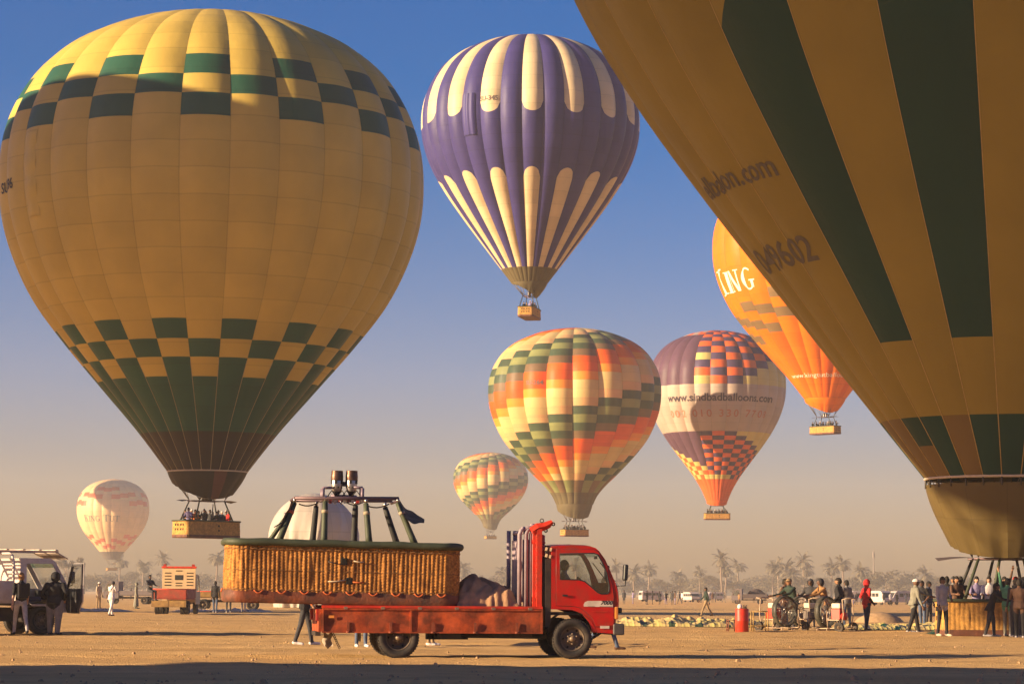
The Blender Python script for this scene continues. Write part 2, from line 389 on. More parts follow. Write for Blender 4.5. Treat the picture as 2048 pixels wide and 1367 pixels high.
class Envelope:
    """fits a body of revolution to the photo's outline, then sews it from gores"""
    def __init__(s, prof, cx, mouth_y, Y, hw=None, top_y=None, R=None, H=None, N=28, bulge=0.03, phi0=0.0, base_drop=6.0):
        s.P = Profile(prof); s.N = N; s.b = bulge; s.d = 2 * PI / N; s.phi0 = phi0
        m = at(cx, mouth_y, Y); s.mouth = m
        dist = math.hypot(m.x, m.y)
        if R is None:
            R = hw / FPX * dist
            for _ in range(4): R = hw / FPX * math.sqrt(max(dist**2 - R**2, 1)) 
        s.R = R / (1 + bulge * 0.7)
        s.yaw = -math.atan2(m.x, m.y)
        s.H = H or s.R * s.P.hr
        s.base = Vector((m.x, m.y, m.z - base_drop)); s.zm = base_drop
        s.M = Matrix.Translation(s.base) @ Matrix.Rotation(s.yaw, 4, 'Z')
        if top_y is not None:
            lo, hi = s.R * 1.4, s.R * 3.5
            for _ in range(24):
                s.H = (lo + hi) / 2
                y = min(proj(s.M @ Vector(s.surf(0, k / 60)))[1] for k in range(1, 30))
                if y > top_y: lo = s.H
                else: hi = s.H
        s.L = s.P.len * s.R
    def surf(s, phi, t, out=0.0):
        r, h = s.P.at(t)
        g = (phi - s.phi0) / s.d; q = 2 * (g - math.floor(g + 0.5))          # -1..1 across the gore
        k = s.b * min(1.0, r * 2.2) * (1 - q * q)
        rr = s.R * r * (1 + k) + out
        return (rr * math.sin(phi), -rr * math.cos(phi), s.zm + s.H * (1 - h) + (out * 0.6 if t < 0.25 else 0))
    def tpix(s, y, phi=0.0):
        best = min(range(3, 401), key=lambda k: abs(proj(s.M @ Vector(s.surf(phi, k / 400)))[1] - y))
        return best / 400
    def gores(s, root, colours, rows=24, split=lambda i, a: True, ns=8, name='gore'):
        """colours(i) -> [(t_end or f(s), cloth name), ...] from the crown down"""
        for i in range(s.N):
            pc = s.phi0 + i * s.d
            a = (math.degrees(pc) + 180) % 360 - 180
            segs = colours(i); runs = []; b0 = lambda q: 0.004
            for te, c in segs:
                b1 = te if callable(te) else (lambda q, te=te: te)
                runs.append((b0, b1, c)); b0 = b1
            merged = []
            big = max(range(len(runs)), key=lambda k: runs[k][1](0.3) - runs[k][0](0.3)); base = runs[big][2]
            sp = split(i, a)
            names = [base] + [c for c in dict.fromkeys(r[2] for r in runs) if c != base]
            gm = MB(); gm.uv = []; panels = []
            for ri, (r0, r1, c) in enumerate(runs):
                mb = gm if (ri == big or not sp) else MB()
                if mb.uv is None: mb.uv = []
                nt = max(2, int(math.ceil((r1(0) - r0(0)) * 64)))
                def fn(u, v):
                    q = 2 * u - 1; t = r0(q) + (r1(q) - r0(q)) * v
                    mb.uv.append((u + i * 3.0, t * rows))
                    q2 = q * 0.9999
                    return s.surf(pc + q2 * s.d / 2, t)
                mb.grid(fn, ns, nt, 0 if sp else names.index(c), True)
                if mb is not gm: panels.append((mb, c))
            go = gm.build(name, [cloth(c) for c in (names if not sp else names[:1])], root)
            for mb, c in panels: mb.build('panel', cloth(c), go)
    def letter(s, root, bm, phi, t, m, out=0.03, name='lettering'):
        """prints flat lettering on the cloth, centre of its baseline at (phi, t)"""
        rc = s.P.at(t)[0] * s.R
        xs = [v.co.x for v in bm.verts]; ys = [v.co.y for v in bm.verts]
        def cuts(lo, hi, step): return [lo + step * k for k in range(1, int((hi - lo) / step) + 1)]
        st = s.d * rc / 5; off = (phi - s.phi0) * rc
        for x in cuts(math.floor((min(xs) + off) / st) * st - off, max(xs), st):
            bmesh.ops.bisect_plane(bm, geom=bm.verts[:] + bm.edges[:] + bm.faces[:], plane_co=(x, 0, 0), plane_no=(1, 0, 0))
        for y in cuts(min(ys), max(ys), 0.5):
            bmesh.ops.bisect_plane(bm, geom=bm.verts[:] + bm.edges[:] + bm.faces[:], plane_co=(0, y, 0), plane_no=(0, 1, 0))
        for v in bm.verts: v.co = Vector(s.surf(phi + v.co.x / rc, t - v.co.y / s.L, out + v.co.z * 2))
        me = bpy.data.meshes.new(name); bm.to_mesh(me); bm.free(); me.materials.append(m)
        return link(name, me, root)
    def skirt(s, root, colour, lmin, lmax, phis=0.0, power=1.0, shrink=0.45, gap=0.0, name='skirt', stripe=None):
        r0 = s.P.at(1)[0] * s.R
        mb = MB(); mb.uv = []
        lo = []
        def fn(u, v):
            phi = u * 2 * PI
            w = (0.5 + 0.5 * math.cos(phi - phis)) ** power
            L = lmin + (lmax - lmin) * w
            rr = r0 * (1 - shrink * (v * L / lmax) ** 1.3) + (0.06 * math.sin(phi * 11) + 0.05 * math.sin(phi * 23 + 2 * v)) * v * r0 / 2.6
            mb.uv.append((u * 12, v * 2))
            p = (rr * math.sin(phi), -rr * math.cos(phi), s.zm - gap - v * L)
            if v == 1: lo.append(p)
            return p
        mb.grid(fn, 72, 10, 0, True)
        if stripe:
            for k, f in enumerate(mb.f):
                u = (k % 72) / 72 * 360
                if stripe[0] <= u < stripe[1]: mb.m[k] = 1
        o = mb.build(name, [cloth(colour)] + ([cloth(stripe[2])] if stripe else []), root)
        if gap:
            tb = MB()
            for k in range(s.N):
                a = s.phi0 + (k + .5) * s.d
                tb.tube([(r0 * math.sin(a), -r0 * math.cos(a), s.zm + .05), (r0 * math.sin(a), -r0 * math.cos(a), s.zm - gap - .1)], 0.03, 5)
            tb.build('skirt_tie', mat('webbing', (.05, .04, .03)), o)
        return o, lo
    def mouth_band(s, root, m, r=0.05):
        r0 = s.P.at(1)[0] * s.R
        MB().tube([(r0 * math.sin(2*PI*k/48), -r0 * math.cos(2*PI*k/48), s.zm) for k in range(48)], r, 6, closed=True).build('mouth_tape', m, root)
    def cables(s, root, corners, n=4, r=0.02):
        """suspension wires from the envelope's lower seams to the burner frame's corners"""
        m = mat('wire', (.16, .13, .10), 0.5)
        c3 = [Vector(c) for c in corners]
        for k in range(s.N):
            if k % max(1, s.N // (4 * n)): continue
            a = s.phi0 + (k + .5) * s.d
            p = Vector(s.surf(a, 1.0)); q = min(c3, key=lambda c: (c.xy - p.xy).length)
            MB().tube([p, q], r, 4).build('cable', m, root)

W_WICK = mat('wicker', (.52, .27, .06), .75, .28, 9, .6, 60, dirt=(.22, .11, .035), dscale=5, damt=.55)
W_LEATHER = mat('leather', (.16, .055, .03), .6, .3, 4, .3, 20, dirt=(.07, .04, .03), dscale=3, damt=.7)
W_PAD = mat('green_pad', (.050, .060, .032), .6, .2, 5, .3, 25)
W_STEEL = mat('steel', (.42, .38, .36), .32, .1, 8, metal=.9)
W_DARK = mat('dark_iron', (.035, .03, .03), .5, .2, 8, metal=.3)
W_PURP = mat('painted_bar', (.12, .075, .085), .45, .15, 8, metal=.4)
W_HOLE = mat('hollow', (.012, .009, .007), .9)
W_ROPE = mat('rope', (.55, .12, .03), .8, .2, 12)
W_BLACK = mat('black_rubber', (.022, .020, .019), .75, .25, 9, dirt=(.13, .09, .06), dscale=5, damt=.35)

def rrect(L, W, r, n=6):
    pts = []
    for cx, cy, a0 in ((L/2-r, -W/2+r, -90), (L/2-r, W/2-r, 0), (-L/2+r, W/2-r, 90), (-L/2+r, -W/2+r, 180)):
        for k in range(n + 1):
            a = rad(a0 + 90 * k / n); pts.append((cx + r * math.cos(a), cy + r * math.sin(a)))
    return pts
def resample(pts, n):
    P = pts + [pts[0]]; L = [0]
    for a, b in zip(P, P[1:]): L.append(L[-1] + math.hypot(b[0]-a[0], b[1]-a[1]))
    out = []; j = 0
    for k in range(n):
        d = L[-1] * k / n
        while L[j+1] < d: j += 1
        u = (d - L[j]) / (L[j+1] - L[j]); out.append((P[j][0] + (P[j+1][0]-P[j][0])*u, P[j][1] + (P[j+1][1]-P[j][1])*u))
    return out, L[-1]

def wicker_wall(L, W, H, r, ribs, rows, sub=6, amp=0.014):
    pts, per = resample(rrect(L, W, r), ribs * sub)
    n = len(pts); mb = MB()
    nor = []
    for i in range(n):
        a, b = pts[i-1], pts[(i+1) % n]; tx, ty = b[0]-a[0], b[1]-a[1]; l = math.hypot(tx, ty); nor.append((ty/l, -tx/l))
    rs = 5 if sub > 3 else 2
    rnd = random.Random(3); ph = [rnd.uniform(0, 6.3) for _ in range(ribs)]; am = [rnd.uniform(.6, 1.25) for _ in range(ribs)]
    vs, fs = [], []
    nv = rows * rs
    for j in range(nv + 1):
        for i in range(n):
            rb = i // sub; q = (i % sub) / sub * 2 * PI
            rib = math.sqrt(max(0, 0.5 - 0.5 * math.cos(q)))
            v = j / rs
            wv = abs(math.sin(PI * v + (PI / 2 if rb % 2 else 0) + 0.55 * math.sin(ph[rb]))) ** .6
            d = amp * am[rb] * (rib * (0.30 + 0.85 * wv) - 0.35) + 0.012 * math.sin(j / nv * 5 + ph[rb] * .3)
            x, y = pts[i]; nx, ny = nor[i]
            vs.append((x + nx * d, y + ny * d, H * j / nv))
    for j in range(nv):
        for i in range(n): fs.append((j*n+i, j*n+(i+1) % n, (j+1)*n+(i+1) % n, (j+1)*n+i))
    mb.add(vs, fs, 0, True)
    return mb, pts

_BK = {}
def balloon_basket(root, yaw, fine=False, holes=True, wing=True, L=4.5, W=1.75, H=1.12, z0=0.0, burners=4):
    """wicker basket with rim, leather base, poles, burner frame; z0 = its underside in root space"""
    key = (fine, L, W, H, burners)
    R = Matrix.Translation((0, 0, z0)) @ Matrix.Rotation(yaw, 4, 'Z')
    if key not in _BK:
        D = {}
        mb, pts = wicker_wall(L, W, H - .2, .22, 78 if fine else 46, 9 if fine else 6, 6 if fine else 3, .014 if fine else .02)
        mb.v = [(x, y, z + .18) for x, y, z in mb.v]
        D['basket'] = (mb.mesh('basket', W_WICK))
        ring, _ = resample(rrect(L + .06, W + .06, .25), 60)
        D['rim'] = MB().tube([(x, y, H) for x, y in ring], .055, 8, closed=True).mesh('rim', W_PAD)
        lb = MB(); lp, _ = resample(rrect(L + .05, W + .05, .24), 60)
        lb.add([(x * .985, y * .985, 0.0) for x, y in lp] + [(x, y, .05) for x, y in lp] + [(x, y, .2) for x, y in lp],
               [tuple(range(59, -1, -1))] + [(k*60+i, k*60+(i+1) % 60, (k+1)*60+(i+1) % 60, (k+1)*60+i) for k in (0, 1) for i in range(60)])
        D['leather_base'] = lb.mesh('leather_base', W_LEATHER)
        D['floor'] = MB().box((0, 0, .12), (L - .1, W - .1, .06)).mesh('floor', W_HOLE)
        D['hole'] = MB().box((0, 0, 0), (.03, .11, .14)).mesh('foot_hole', W_HOLE)
        D['hole2'] = MB().box((0, 0, 0), (.13, .03, .12)).mesh('foot_hole', W_HOLE)
        fx, fy, fz = 1.05, .55, 2.45
        D['posts'] = [(sx * fx * k, sy * fy, fz, sx * (fx * k * 1.35 + .15), sy * (W / 2 - .06)) for sx in (-1, 1) for sy in (-1, 1) for k in ((1.0, .36) if fine else (1.0,))]
        fr = MB()
        for sy in (-1, 1): fr.tube([(-fx - .15, sy * fy, fz), (fx + .15, sy * fy, fz)], .035, 6)
        for sx in (-1, -.35, .35, 1): fr.tube([(sx * fx, -fy, fz), (sx * fx, fy, fz)], .03, 6)
        D['burner_frame'] = fr.mesh('burner_frame', W_PURP)
        b = MB(); b.lathe([(.02, 0), (.09, .02), (.11, .12), (.12, .3), (.15, .36), (.16, .55), (.13, .62), (.0, .6)], 12)
        for k in range(5): b.lathe([(.14, .2 + .07*k), (.165, .225 + .07*k), (.14, .25 + .07*k)], 12, 1)
        D['burner'] = b.mesh('burner', [W_DARK, W_STEEL])
        w = MB(); w.grid(lambda u, v: (-.75 + 1.5*u, -.35 + .7*v, .05*math.sin(u*PI) - .1*u*v), 8, 4, 0)
        D['wing'] = w.mesh('heat_shield', mat('shield', (.10, .07, .05), .6))
        _BK[key] = D
    D = _BK[key]
    def part(name, me, parent=root, M=Matrix()):
        o = link(name, me, parent)
        o.matrix_local = (R @ M) if parent is root else M
        return o
    bk = part('basket', D['basket'])
    part('rim', D['rim'], bk); part('leather_base', D['leather_base'], bk); part('floor', D['floor'], bk)
    if holes:
        for sx in (-1, 1):
            for y in (-.42, -.18, .14, .38):
                for z in (.55, .85): part('foot_hole', D['hole'], bk, Matrix.Translation((sx * (L/2 + .008), y, z)))
        for sy in (-1, 1):
            for z in (.5, .8): part('foot_hole', D['hole2'], bk, Matrix.Translation((.35, sy * (W/2 + .01), z)))
    for x, y, z, xb, yb in D['posts']:
        po = link('padded_pole', _BK.setdefault(('pole', round(x, 2), round(y, 2), key), None) or MB().tube([(x, y, z), (xb, yb, H)], [.045, .06], 8).mesh('padded_pole', W_PAD if y < 0 else mat('black_pad', (.03, .03, .028), .7)), root)
        po.matrix_local = R
    part('burner_frame', D['burner_frame'])
    for k in range(burners):
        x = (-.2, .2, -.2, .2)[k]; y = (-.16, -.16, .16, .16)[k] if burners > 2 else 0
        part('burner', D['burner'], root, Matrix.Translation((x, y, 2.4)))
    if wing:
        for sx in (-1, 1): part('heat_shield', D['wing'], root, Matrix.Translation((sx * 1.55, 0, 2.47)) @ Matrix.Rotation(0 if sx > 0 else PI, 4, 'Z'))
    return [R @ Vector((sx * 1.05, sy * .55, 2.5)) for sx in (-1, 1) for sy in (-1, 1)]

PASSENGERS = []     # (balloon root matrix, yaw, z0, L, W, label, group, n) filled in as baskets are built; figures made later

def make_balloon(name_label, E, colours, rows=24, yaw=0.3, basket=True, split=lambda i, a: abs(a) < 100, fine=False, burners=4, wing=True, cable_r=.02, z0=0.0):
    root = empty('hot_air_balloon', E.base, E.yaw, name_label, 'balloon', 'hot air balloons over the launch field')
    E.root = root
    E.gores(root, colours, rows, split)
    corners = None
    if basket:
        corners = balloon_basket(root, yaw, fine, burners=burners, wing=wing, z0=z0)
        E.cables(root, corners, 4, cable_r)
    E.by = yaw; E.z0 = z0
    return root

dark_print = mat('dark_print', (.035, .03, .03), .7)
# ---- A: yellow balloon with green checks, flying at left
A = Envelope(PROF_ROUND, 415, 943, 161, hw=422, top_y=18, N=28, bulge=.022, phi0=rad(-2.3), base_drop=4.4)
ta = [A.tpix(y) for y in (108, 147, 184, 229)]; tb = [A.tpix(y) for y in (634, 675, 714, 752, 862)]
def colA(i):
    if i % 2 == 0: up = [(ta[0], 'yellow'), (ta[1], 'green'), (ta[2], 'yellow'), (ta[3], 'green')]
    else: up = [(ta[1], 'yellow'), (ta[2], 'green')]
    if i % 2 == 0: dn = [(tb[1], 'yellow'), (tb[2], 'green'), (tb[3], 'yellow'), (tb[4], 'green'), (1.0, 'soot')]
    else: dn = [(tb[0], 'yellow'), (tb[1], 'green'), (tb[2], 'yellow'), (tb[4], 'green'), (1.0, 'soot')]
    return up + dn
make_balloon('huge yellow balloon with two green checkered bands and dark scoop, flying', A, colA, 26, yaw=rad(38), fine=False)
A.mouth_band(A.root, mat('tape', (.5, .42, .32)), .06)
A.skirt(A.root, 'soot', 0.05, 1.85, rad(20), .75, .46, stripe=(10, 30, 'soot_red'))
A.letter(A.root, text_mesh('SU-396', .95, .02), rad(-70.5), A.tpix(388, rad(-75)), dark_print)
# velcro vent flap beside the lettering
vf = MB(); vf.uv = []
def vfn(u, v):
    vf.uv.append((u, v)); return A.surf(rad(-58.5) + rad(6.5) * u, A.tv0 + (A.tv1 - A.tv0) * v, .09 * math.sin(u * PI) + .03 * math.sin(v * 21))
A.tv0, A.tv1 = A.tpix(262, rad(-55)), A.tpix(432, rad(-55))
vf.grid(vfn, 6, 24); vf.build('vent_flap', cloth('yellow'), A.root)

# ---- B: purple and cream striped balloon
B = Envelope(PROF_STRAIGHT, 1059, 566, 270, hw=220, top_y=68, N=32, bulge=.035, phi0=rad(1.0), base_drop=4.0)
tB = [B.tpix(y) for y in (220, 333, 533)]
def rnd_end(t, k): return lambda q: t + k * math.sqrt(max(0, 1 - q * q))
def colB(i):
    if i % 2: return [(tB[2], 'purple'), (1.0, 'olive')]
    kk = .030
    return [(rnd_end(tB[0] - kk, kk), 'cream'), (rnd_end(tB[1] + kk, -kk), 'purple'), (tB[2], 'cream'), (1.0, 'olive')]
make_balloon('dark purple balloon with cream rounded stripes, flying highest with its basket end on', B, colB, 24, yaw=rad(78), burners=2, wing=False, cable_r=.025)
B.skirt(B.root, 'olive', .05, 1.75, rad(62), 1.4, .6)
B.letter(B.root, text_mesh('SU-345', .72, .015), rad(-22), B.tpix(201, rad(-22)), mat('grey_print', (.16, .13, .11), .7))
vf = MB(); vf.uv = []
B.tv0, B.tv1 = B.tpix(187, rad(-33)), B.tpix(270, rad(-33))
def vfb(u, v):
    vf.uv.append((u, v)); return B.surf(rad(-38.5) + rad(9) * u, B.tv0 + (B.tv1 - B.tv0) * v, .06 + .12 * abs(math.sin(u * PI * 3)))
vf.grid(vfb, 18, 8); vf.build('vent_flap', cloth('purple'), B.root)

# ---- C: the huge balloon at right, standing with its basket on the ground
C_Y = 78.0
Cb = Envelope(PROF_STRAIGHT, 2014, 958, C_Y, R=15.5, N=28, bulge=.016, phi0=rad(-9.9), base_drop=1.0)
gz = Cb.base.z
Cb.zm += gz; Cb.base.z = 0.0; Cb.M = Matrix.Translation(Cb.base) @ Matrix.Rotation(Cb.yaw, 4, 'Z')
tC = [Cb.tpix(y) for y in (672, 782, 828, 884)]
tCtop = Cb.tpix(58, rad(-42))
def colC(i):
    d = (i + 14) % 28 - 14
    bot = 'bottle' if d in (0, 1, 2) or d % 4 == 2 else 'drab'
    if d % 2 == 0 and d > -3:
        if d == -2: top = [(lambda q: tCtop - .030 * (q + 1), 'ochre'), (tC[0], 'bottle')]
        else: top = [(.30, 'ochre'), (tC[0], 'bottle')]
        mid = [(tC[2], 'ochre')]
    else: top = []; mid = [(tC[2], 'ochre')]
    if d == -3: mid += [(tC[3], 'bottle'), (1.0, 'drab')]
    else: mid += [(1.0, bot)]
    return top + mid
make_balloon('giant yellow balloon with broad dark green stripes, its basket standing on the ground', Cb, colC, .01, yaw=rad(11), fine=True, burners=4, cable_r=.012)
Cb.skirt(Cb.root, 'khaki', 1.6, 2.35, rad(0), 1.0, .42, gap=.20)
def tapes(E, root, t0, m, r, name='load_tape'):
    for k in range(E.N):
        a = E.phi0 + (k + .5) * E.d
        if math.cos(a) < -.2: continue
        MB().tube([E.surf(a, t0 + (1 - t0) * q / 24, .004) for q in range(25)], r, 5).build(name, m, root)
tapes(Cb, Cb.root, .30, mat('seam_tape', (.42, .30, .10), .7), .016)
tapes(A, A.root, .80, mat('pale_tape2', (.36, .29, .17), .7), .022)
Cb.mouth_band(Cb.root, mat('tape', (.5, .42, .32)), .05)
Cb.letter(Cb.root, text_mesh('elbalon.com', 1.08, .018, spacing=1.0), rad(-60.5), Cb.tpix(352, rad(-45)), mat('faded_print', (.10, .085, .065), .8), .02)
Cb.letter(Cb.root, text_mesh('049602', 1.3, .022, spacing=1.0), rad(-61), Cb.tpix(516, rad(-45)), mat('faded_print', (.10, .085, .065), .8), .02)

# ---- D: orange balloon, half hidden by C
D = Envelope(PROF_ROUND, 1650, 797, 345, hw=221, top_y=318, N=24, bulge=.03, phi0=rad(3), base_drop=5.1)
def colD(i):
    d = (i + 12) % 24 - 12
    rows_ = [(.0, 'orange')]
    n0 = .60 + .018 * (abs(d + 1) % 6)
    segs = []
    for k in range(5):
        segs.append((n0 + .032 * k, 'grey_tan' if (k + d) % 2 and k else 'orange'))
    return [(n0 - .001, 'orange')] + segs + [(1.0, 'orange' if d % 3 else 'deep_orange')]
make_balloon('bright orange balloon partly hidden behind the giant striped balloon', D, colD, 22, yaw=rad(-38), burners=2, cable_r=.025)
D.skirt(D.root, 'orange', .05, 2.1, rad(25), 1.0, .5)
white_print = mat('white_print', (.80, .72, .56), .7)
D.letter(D.root, serif_mesh('KING TUT', 3.7, .84), rad(-39.5), D.tpix(578, rad(-45)), white_print)
D.letter(D.root, text_mesh('www.kingtutballoons.com', 1.05), rad(2), D.tpix(753), white_print)

# ---- E: many-coloured balloon in diagonal bands, F: its smaller twin
SEQ = ['moss', 'sage', 'moss', 'umber', 'vermilion', 'vermilion', 'apricot', 'butter', 'butter', 'tan']
def rainbow(nrow, shift):
    def f(i):
        out = [(0.035, 'moss')]
        for k in range(nrow):
            t = .035 + (.89 - .035) * (k + 1) / nrow
            out.append((t, SEQ[(k + i + shift) % 10]))
        return out + [(.95, 'sage' if i % 2 else 'umber'), (1.0, 'olive')]
    return f
def colE(i):
    d = (i + 10) % 20 - 10
    return rainbow(25, 5)(d)
E_ = Envelope(PROF_TUCK, 1149, 1008, 393, hw=172, top_y=655, N=20, bulge=.06, phi0=rad(7.2), base_drop=5.2)
make_balloon('balloon in diagonal green, cream and orange bands, the larger of the two alike', E_, colE, 27, yaw=rad(28), burners=2, cable_r=.03)
E_.skirt(E_.root, 'olive', .6, 2.4, rad(25), 1.0, .3)
E_.letter(E_.root, text_mesh('SU-264', .95, .02), rad(-27.5), E_.tpix(768, rad(-27)), mat('grey_print', (.16, .13, .11), .7))
F_ = Envelope(PROF_TUCK, 981, 1047, 900, hw=74, top_y=904, N=20, bulge=.05, phi0=rad(4), base_drop=5.6)
make_balloon('balloon in diagonal green, cream and orange bands, the smaller of the two alike', F_, colE, 27, yaw=rad(30), burners=2, cable_r=.03, split=lambda i, a: False, wing=False)
F_.skirt(F_.root, 'olive', .6, 2.3, rad(25), 1.0, .3)

# ---- G: plum and yellow balloon with a white lettered belt
G = Envelope(PROF_LONG, 1434, 1000, 424, hw=137, top_y=660, N=26, bulge=.03, phi0=rad(1.7), base_drop=3.4)
g0, g1 = G.tpix(766), G.tpix(861)
def colG(i):
    d = (i + 13) % 26 - 13
    out = []; n = 12
    def checks(t0, t1, n, base, depth, flip=0):
        for k in range(n):
            t = t0 + (t1 - t0) * (k + 1) / n
            if depth(k): c = ('scarlet' if (k + d + flip) % 2 else 'navy')
            else: c = base
            out.append((t, c))
    left = d <= -2
    base = 'plum' if left else 'lemon'
    if -8 < d <= -2:
        checks(.02, g0, 12, 'plum', lambda k: False)
        for k in range(5): out[k] = (out[k][0], ('scarlet' if (k + d) % 2 else 'ivory') if k < 4 + (d + 2) * .3 else 'plum')
    else:
        lim = 13 - abs(d) * 1.1
        checks(.02, g0, 12, 'lemon', lambda k: k < lim and not (d == -1 and k in (8, 11)))
    out.append((g1, 'ivory'))
    if -8 < d <= -2:
        checks(g1, .90, 11, 'plum', lambda k: False)
        for k in range(11):
            m = len(out) - 11 + k
            if k >= 8 + (d + 2) * 1.1: out[m] = (out[m][0], 'scarlet' if (k + d) % 2 else 'lemon')
    else:
        checks(g1, .90, 11, 'lemon', lambda k: k > abs(d) * .9 - 1, 1)
        if abs(d) < 3: out[-1] = (out[-1][0], 'lemon')
    out.append((1.0, 'scarlet'))
    return out
make_balloon('plum and yellow checkered balloon with a white belt bearing dark lettering', G, colG, 26, yaw=rad(6), burners=2, cable_r=.035, wing=False)
G.skirt(G.root, 'scarlet', .3, 1.0, rad(10), 1.0, .2)
G.letter(G.root, text_mesh('www.sindbadballoons.com', 1.85, .04), rad(4), G.tpix(800), mat('plum_print', (.05, .035, .05), .7), .04)
G.letter(G.root, text_mesh('002 010 330 7708', 1.8, .03, spacing=1.35), rad(2), G.tpix(832), mat('rust_print', (.45, .17, .10), .7), .04)

# ---- H: pale sand balloon low over the palms
Hh = Envelope(PROF_ROUND, 224, 1118, 1000, hw=70.5, top_y=957, N=24, bulge=.02, phi0=rad(4), base_drop=4.6)
def colH(i):
    d = (i + 12) % 24 - 12
    out = []
    zig = abs(((d + 1) % 8) - 4)
    t0 = .235 + .030 * (4 - zig)
    out.append((t0, 'sand'))
    for k in range(3): out.append((t0 + .042 * (k + 1), 'rose' if (k + d) % 2 == 0 else 'sand'))
    t1 = .70 + .022 * zig; out.append((t1, 'sand'))
    for k in range(3): out.append((t1 + .04 * (k + 1), 'rose' if (k + d) % 2 == 0 else 'sand'))
    out += [(.915, 'sand'), (1.0, 'slate')]
    return out
make_balloon('pale sand coloured balloon with red checks hanging low over the palms', Hh, colH, 20, yaw=rad(20), burners=2, cable_r=.03, wing=False)
Hh.letter(Hh.root, serif_mesh('KING TUT', 2.75, .84), rad(-21), Hh.tpix(1042, rad(-20)), mat('grey_print2', (.20, .16, .12), .7), .04)

# ---- balloons beyond the frame whose shadows fall on the ones in view
PU = Vector((-TO_SUN.y, TO_SUN.x, 0)).normalized() * -1      # across the sun, towards the viewer
if PU.y > 0: PU = -PU
PV = TO_SUN.cross(PU).normalized()
if PV.z < 0: PV = -PV
def neighbour(E, dist, u, v, R, label, c1='yellow', c2='green'):
    cen = E.M @ Vector((0, 0, E.zm + E.H * (1 - .8 / 2.19)))
    p = cen + TO_SUN * dist + PU * (u * E.R) + PV * (v * E.R)
    N_ = Envelope(PROF_ROUND, 1024, 600, 100, R=R, N=24, bulge=.02, base_drop=4.6)
    N_.base = Vector((p.x, p.y, p.z - 4.6 - N_.H * (1 - .8 / 2.19)))
    N_.yaw = -math.atan2(p.x, p.y)
    N_.M = Matrix.Translation(N_.base) @ Matrix.Rotation(N_.yaw, 4, 'Z')
    make_balloon(label, N_, lambda i: [(.55, c1), (.85, c2 if i % 2 else c1), (1.0, c2)], 20, yaw=.4, split=lambda i, a: False, wing=False, burners=2)
    N_.skirt(N_.root, c2, .2, 2.0, 0, 1.2, .5)
    return N_
neighbour(A, 62, .75, -.68, A.R * 1.08, 'yellow and green balloon flying sunward of the checkered balloon')
neighbour(Cb, 62, .15, -.02, 16.2, 'yellow and purple balloon flying sunward of the giant striped balloon', 'yellow', 'purple')
neighbour(Hh, 110, 1.35, .95, Hh.R, 'cream and navy balloon flying sunward of the pale sand balloon', 'cream', 'navy')
# ------------------------------------------------------------------ red flatbed truck
RED = mat('red_paint', (.48, .006, .003), .36, .10, 3, .25, 2.2, spec=.35, dirt=(.22, .045, .02), dscale=4.0, damt=.45, coat=.2)
RED2 = mat('red_frame', (.62, .03, .008), .42, .18, 6, .1, 20, dirt=(.28, .05, .02), dscale=5, damt=.6, coat=.2)
RUST = mat('rusty_red', (.40, .065, .012), .55, .35, 7, .2, 14, dirt=(.12, .03, .012), dscale=2.3, damt=.85)
LILAC = mat('lilac_steel', (.30, .235, .26), .5, .12, 5, .05, 20, dirt=(.16, .10, .10), dscale=4, damt=.5)
CHASSIS = mat('chassis', (.022, .017, .016), .7, .3, 6, dirt=(.08, .05, .035), dscale=4, damt=.5)
TRIM = mat('black_trim', (.02, .02, .022), .45, .15, 8)
CHROME = mat('chrome', (.62, .58, .52), .2, .05, 8, metal=1.0)
SEATM = mat('seat_cloth', (.06, .06, .10), .8, .2, 10)
GLASS = glass('window_glass', (.85, .9, .88), .12)
GREENBAND = glass('tinted_band', (.05, .42, .38), .25)
AMBER = mat('amber_lens', (.70, .25, .05), .2, .1, 10, coat=.5)
STICKER = mat('sticker', (.66, .56, .46), .5, .1, 6, dirt=(.42, .30, .22), dscale=5, damt=.5)

tw = gnd(1145, 1317)
TS = FPX / tw.y
YAW = rad(8.5)
CW0 = .90
HW = .93                                     # half width at the near side
def T(px, py):
    # photo pixel -> x, z on the truck's near side plane
    d = ray(px, py or 1200); sx, sy = math.cos(YAW), math.sin(YAW)
    # camera + d*k = tw + s*(sx, sy)
    k = (tw.x * sy - tw.y * sx) / (d.x * sy - d.y * sx)
    p = d * k
    return ((p.x - tw.x) * sx + (p.y - tw.y) * sy, CAM_H + p.z)
def TP(l): return [T(*p) for p in l]
truck_loc = Vector(tw) - Matrix.Rotation(YAW, 3, 'Z') @ Vector((0, -HW, 0))
truck = empty('flatbed_truck', (truck_loc.x, truck_loc.y, 0), YAW, 'red flatbed truck with rusty side boards carrying a large wicker basket', 'truck')

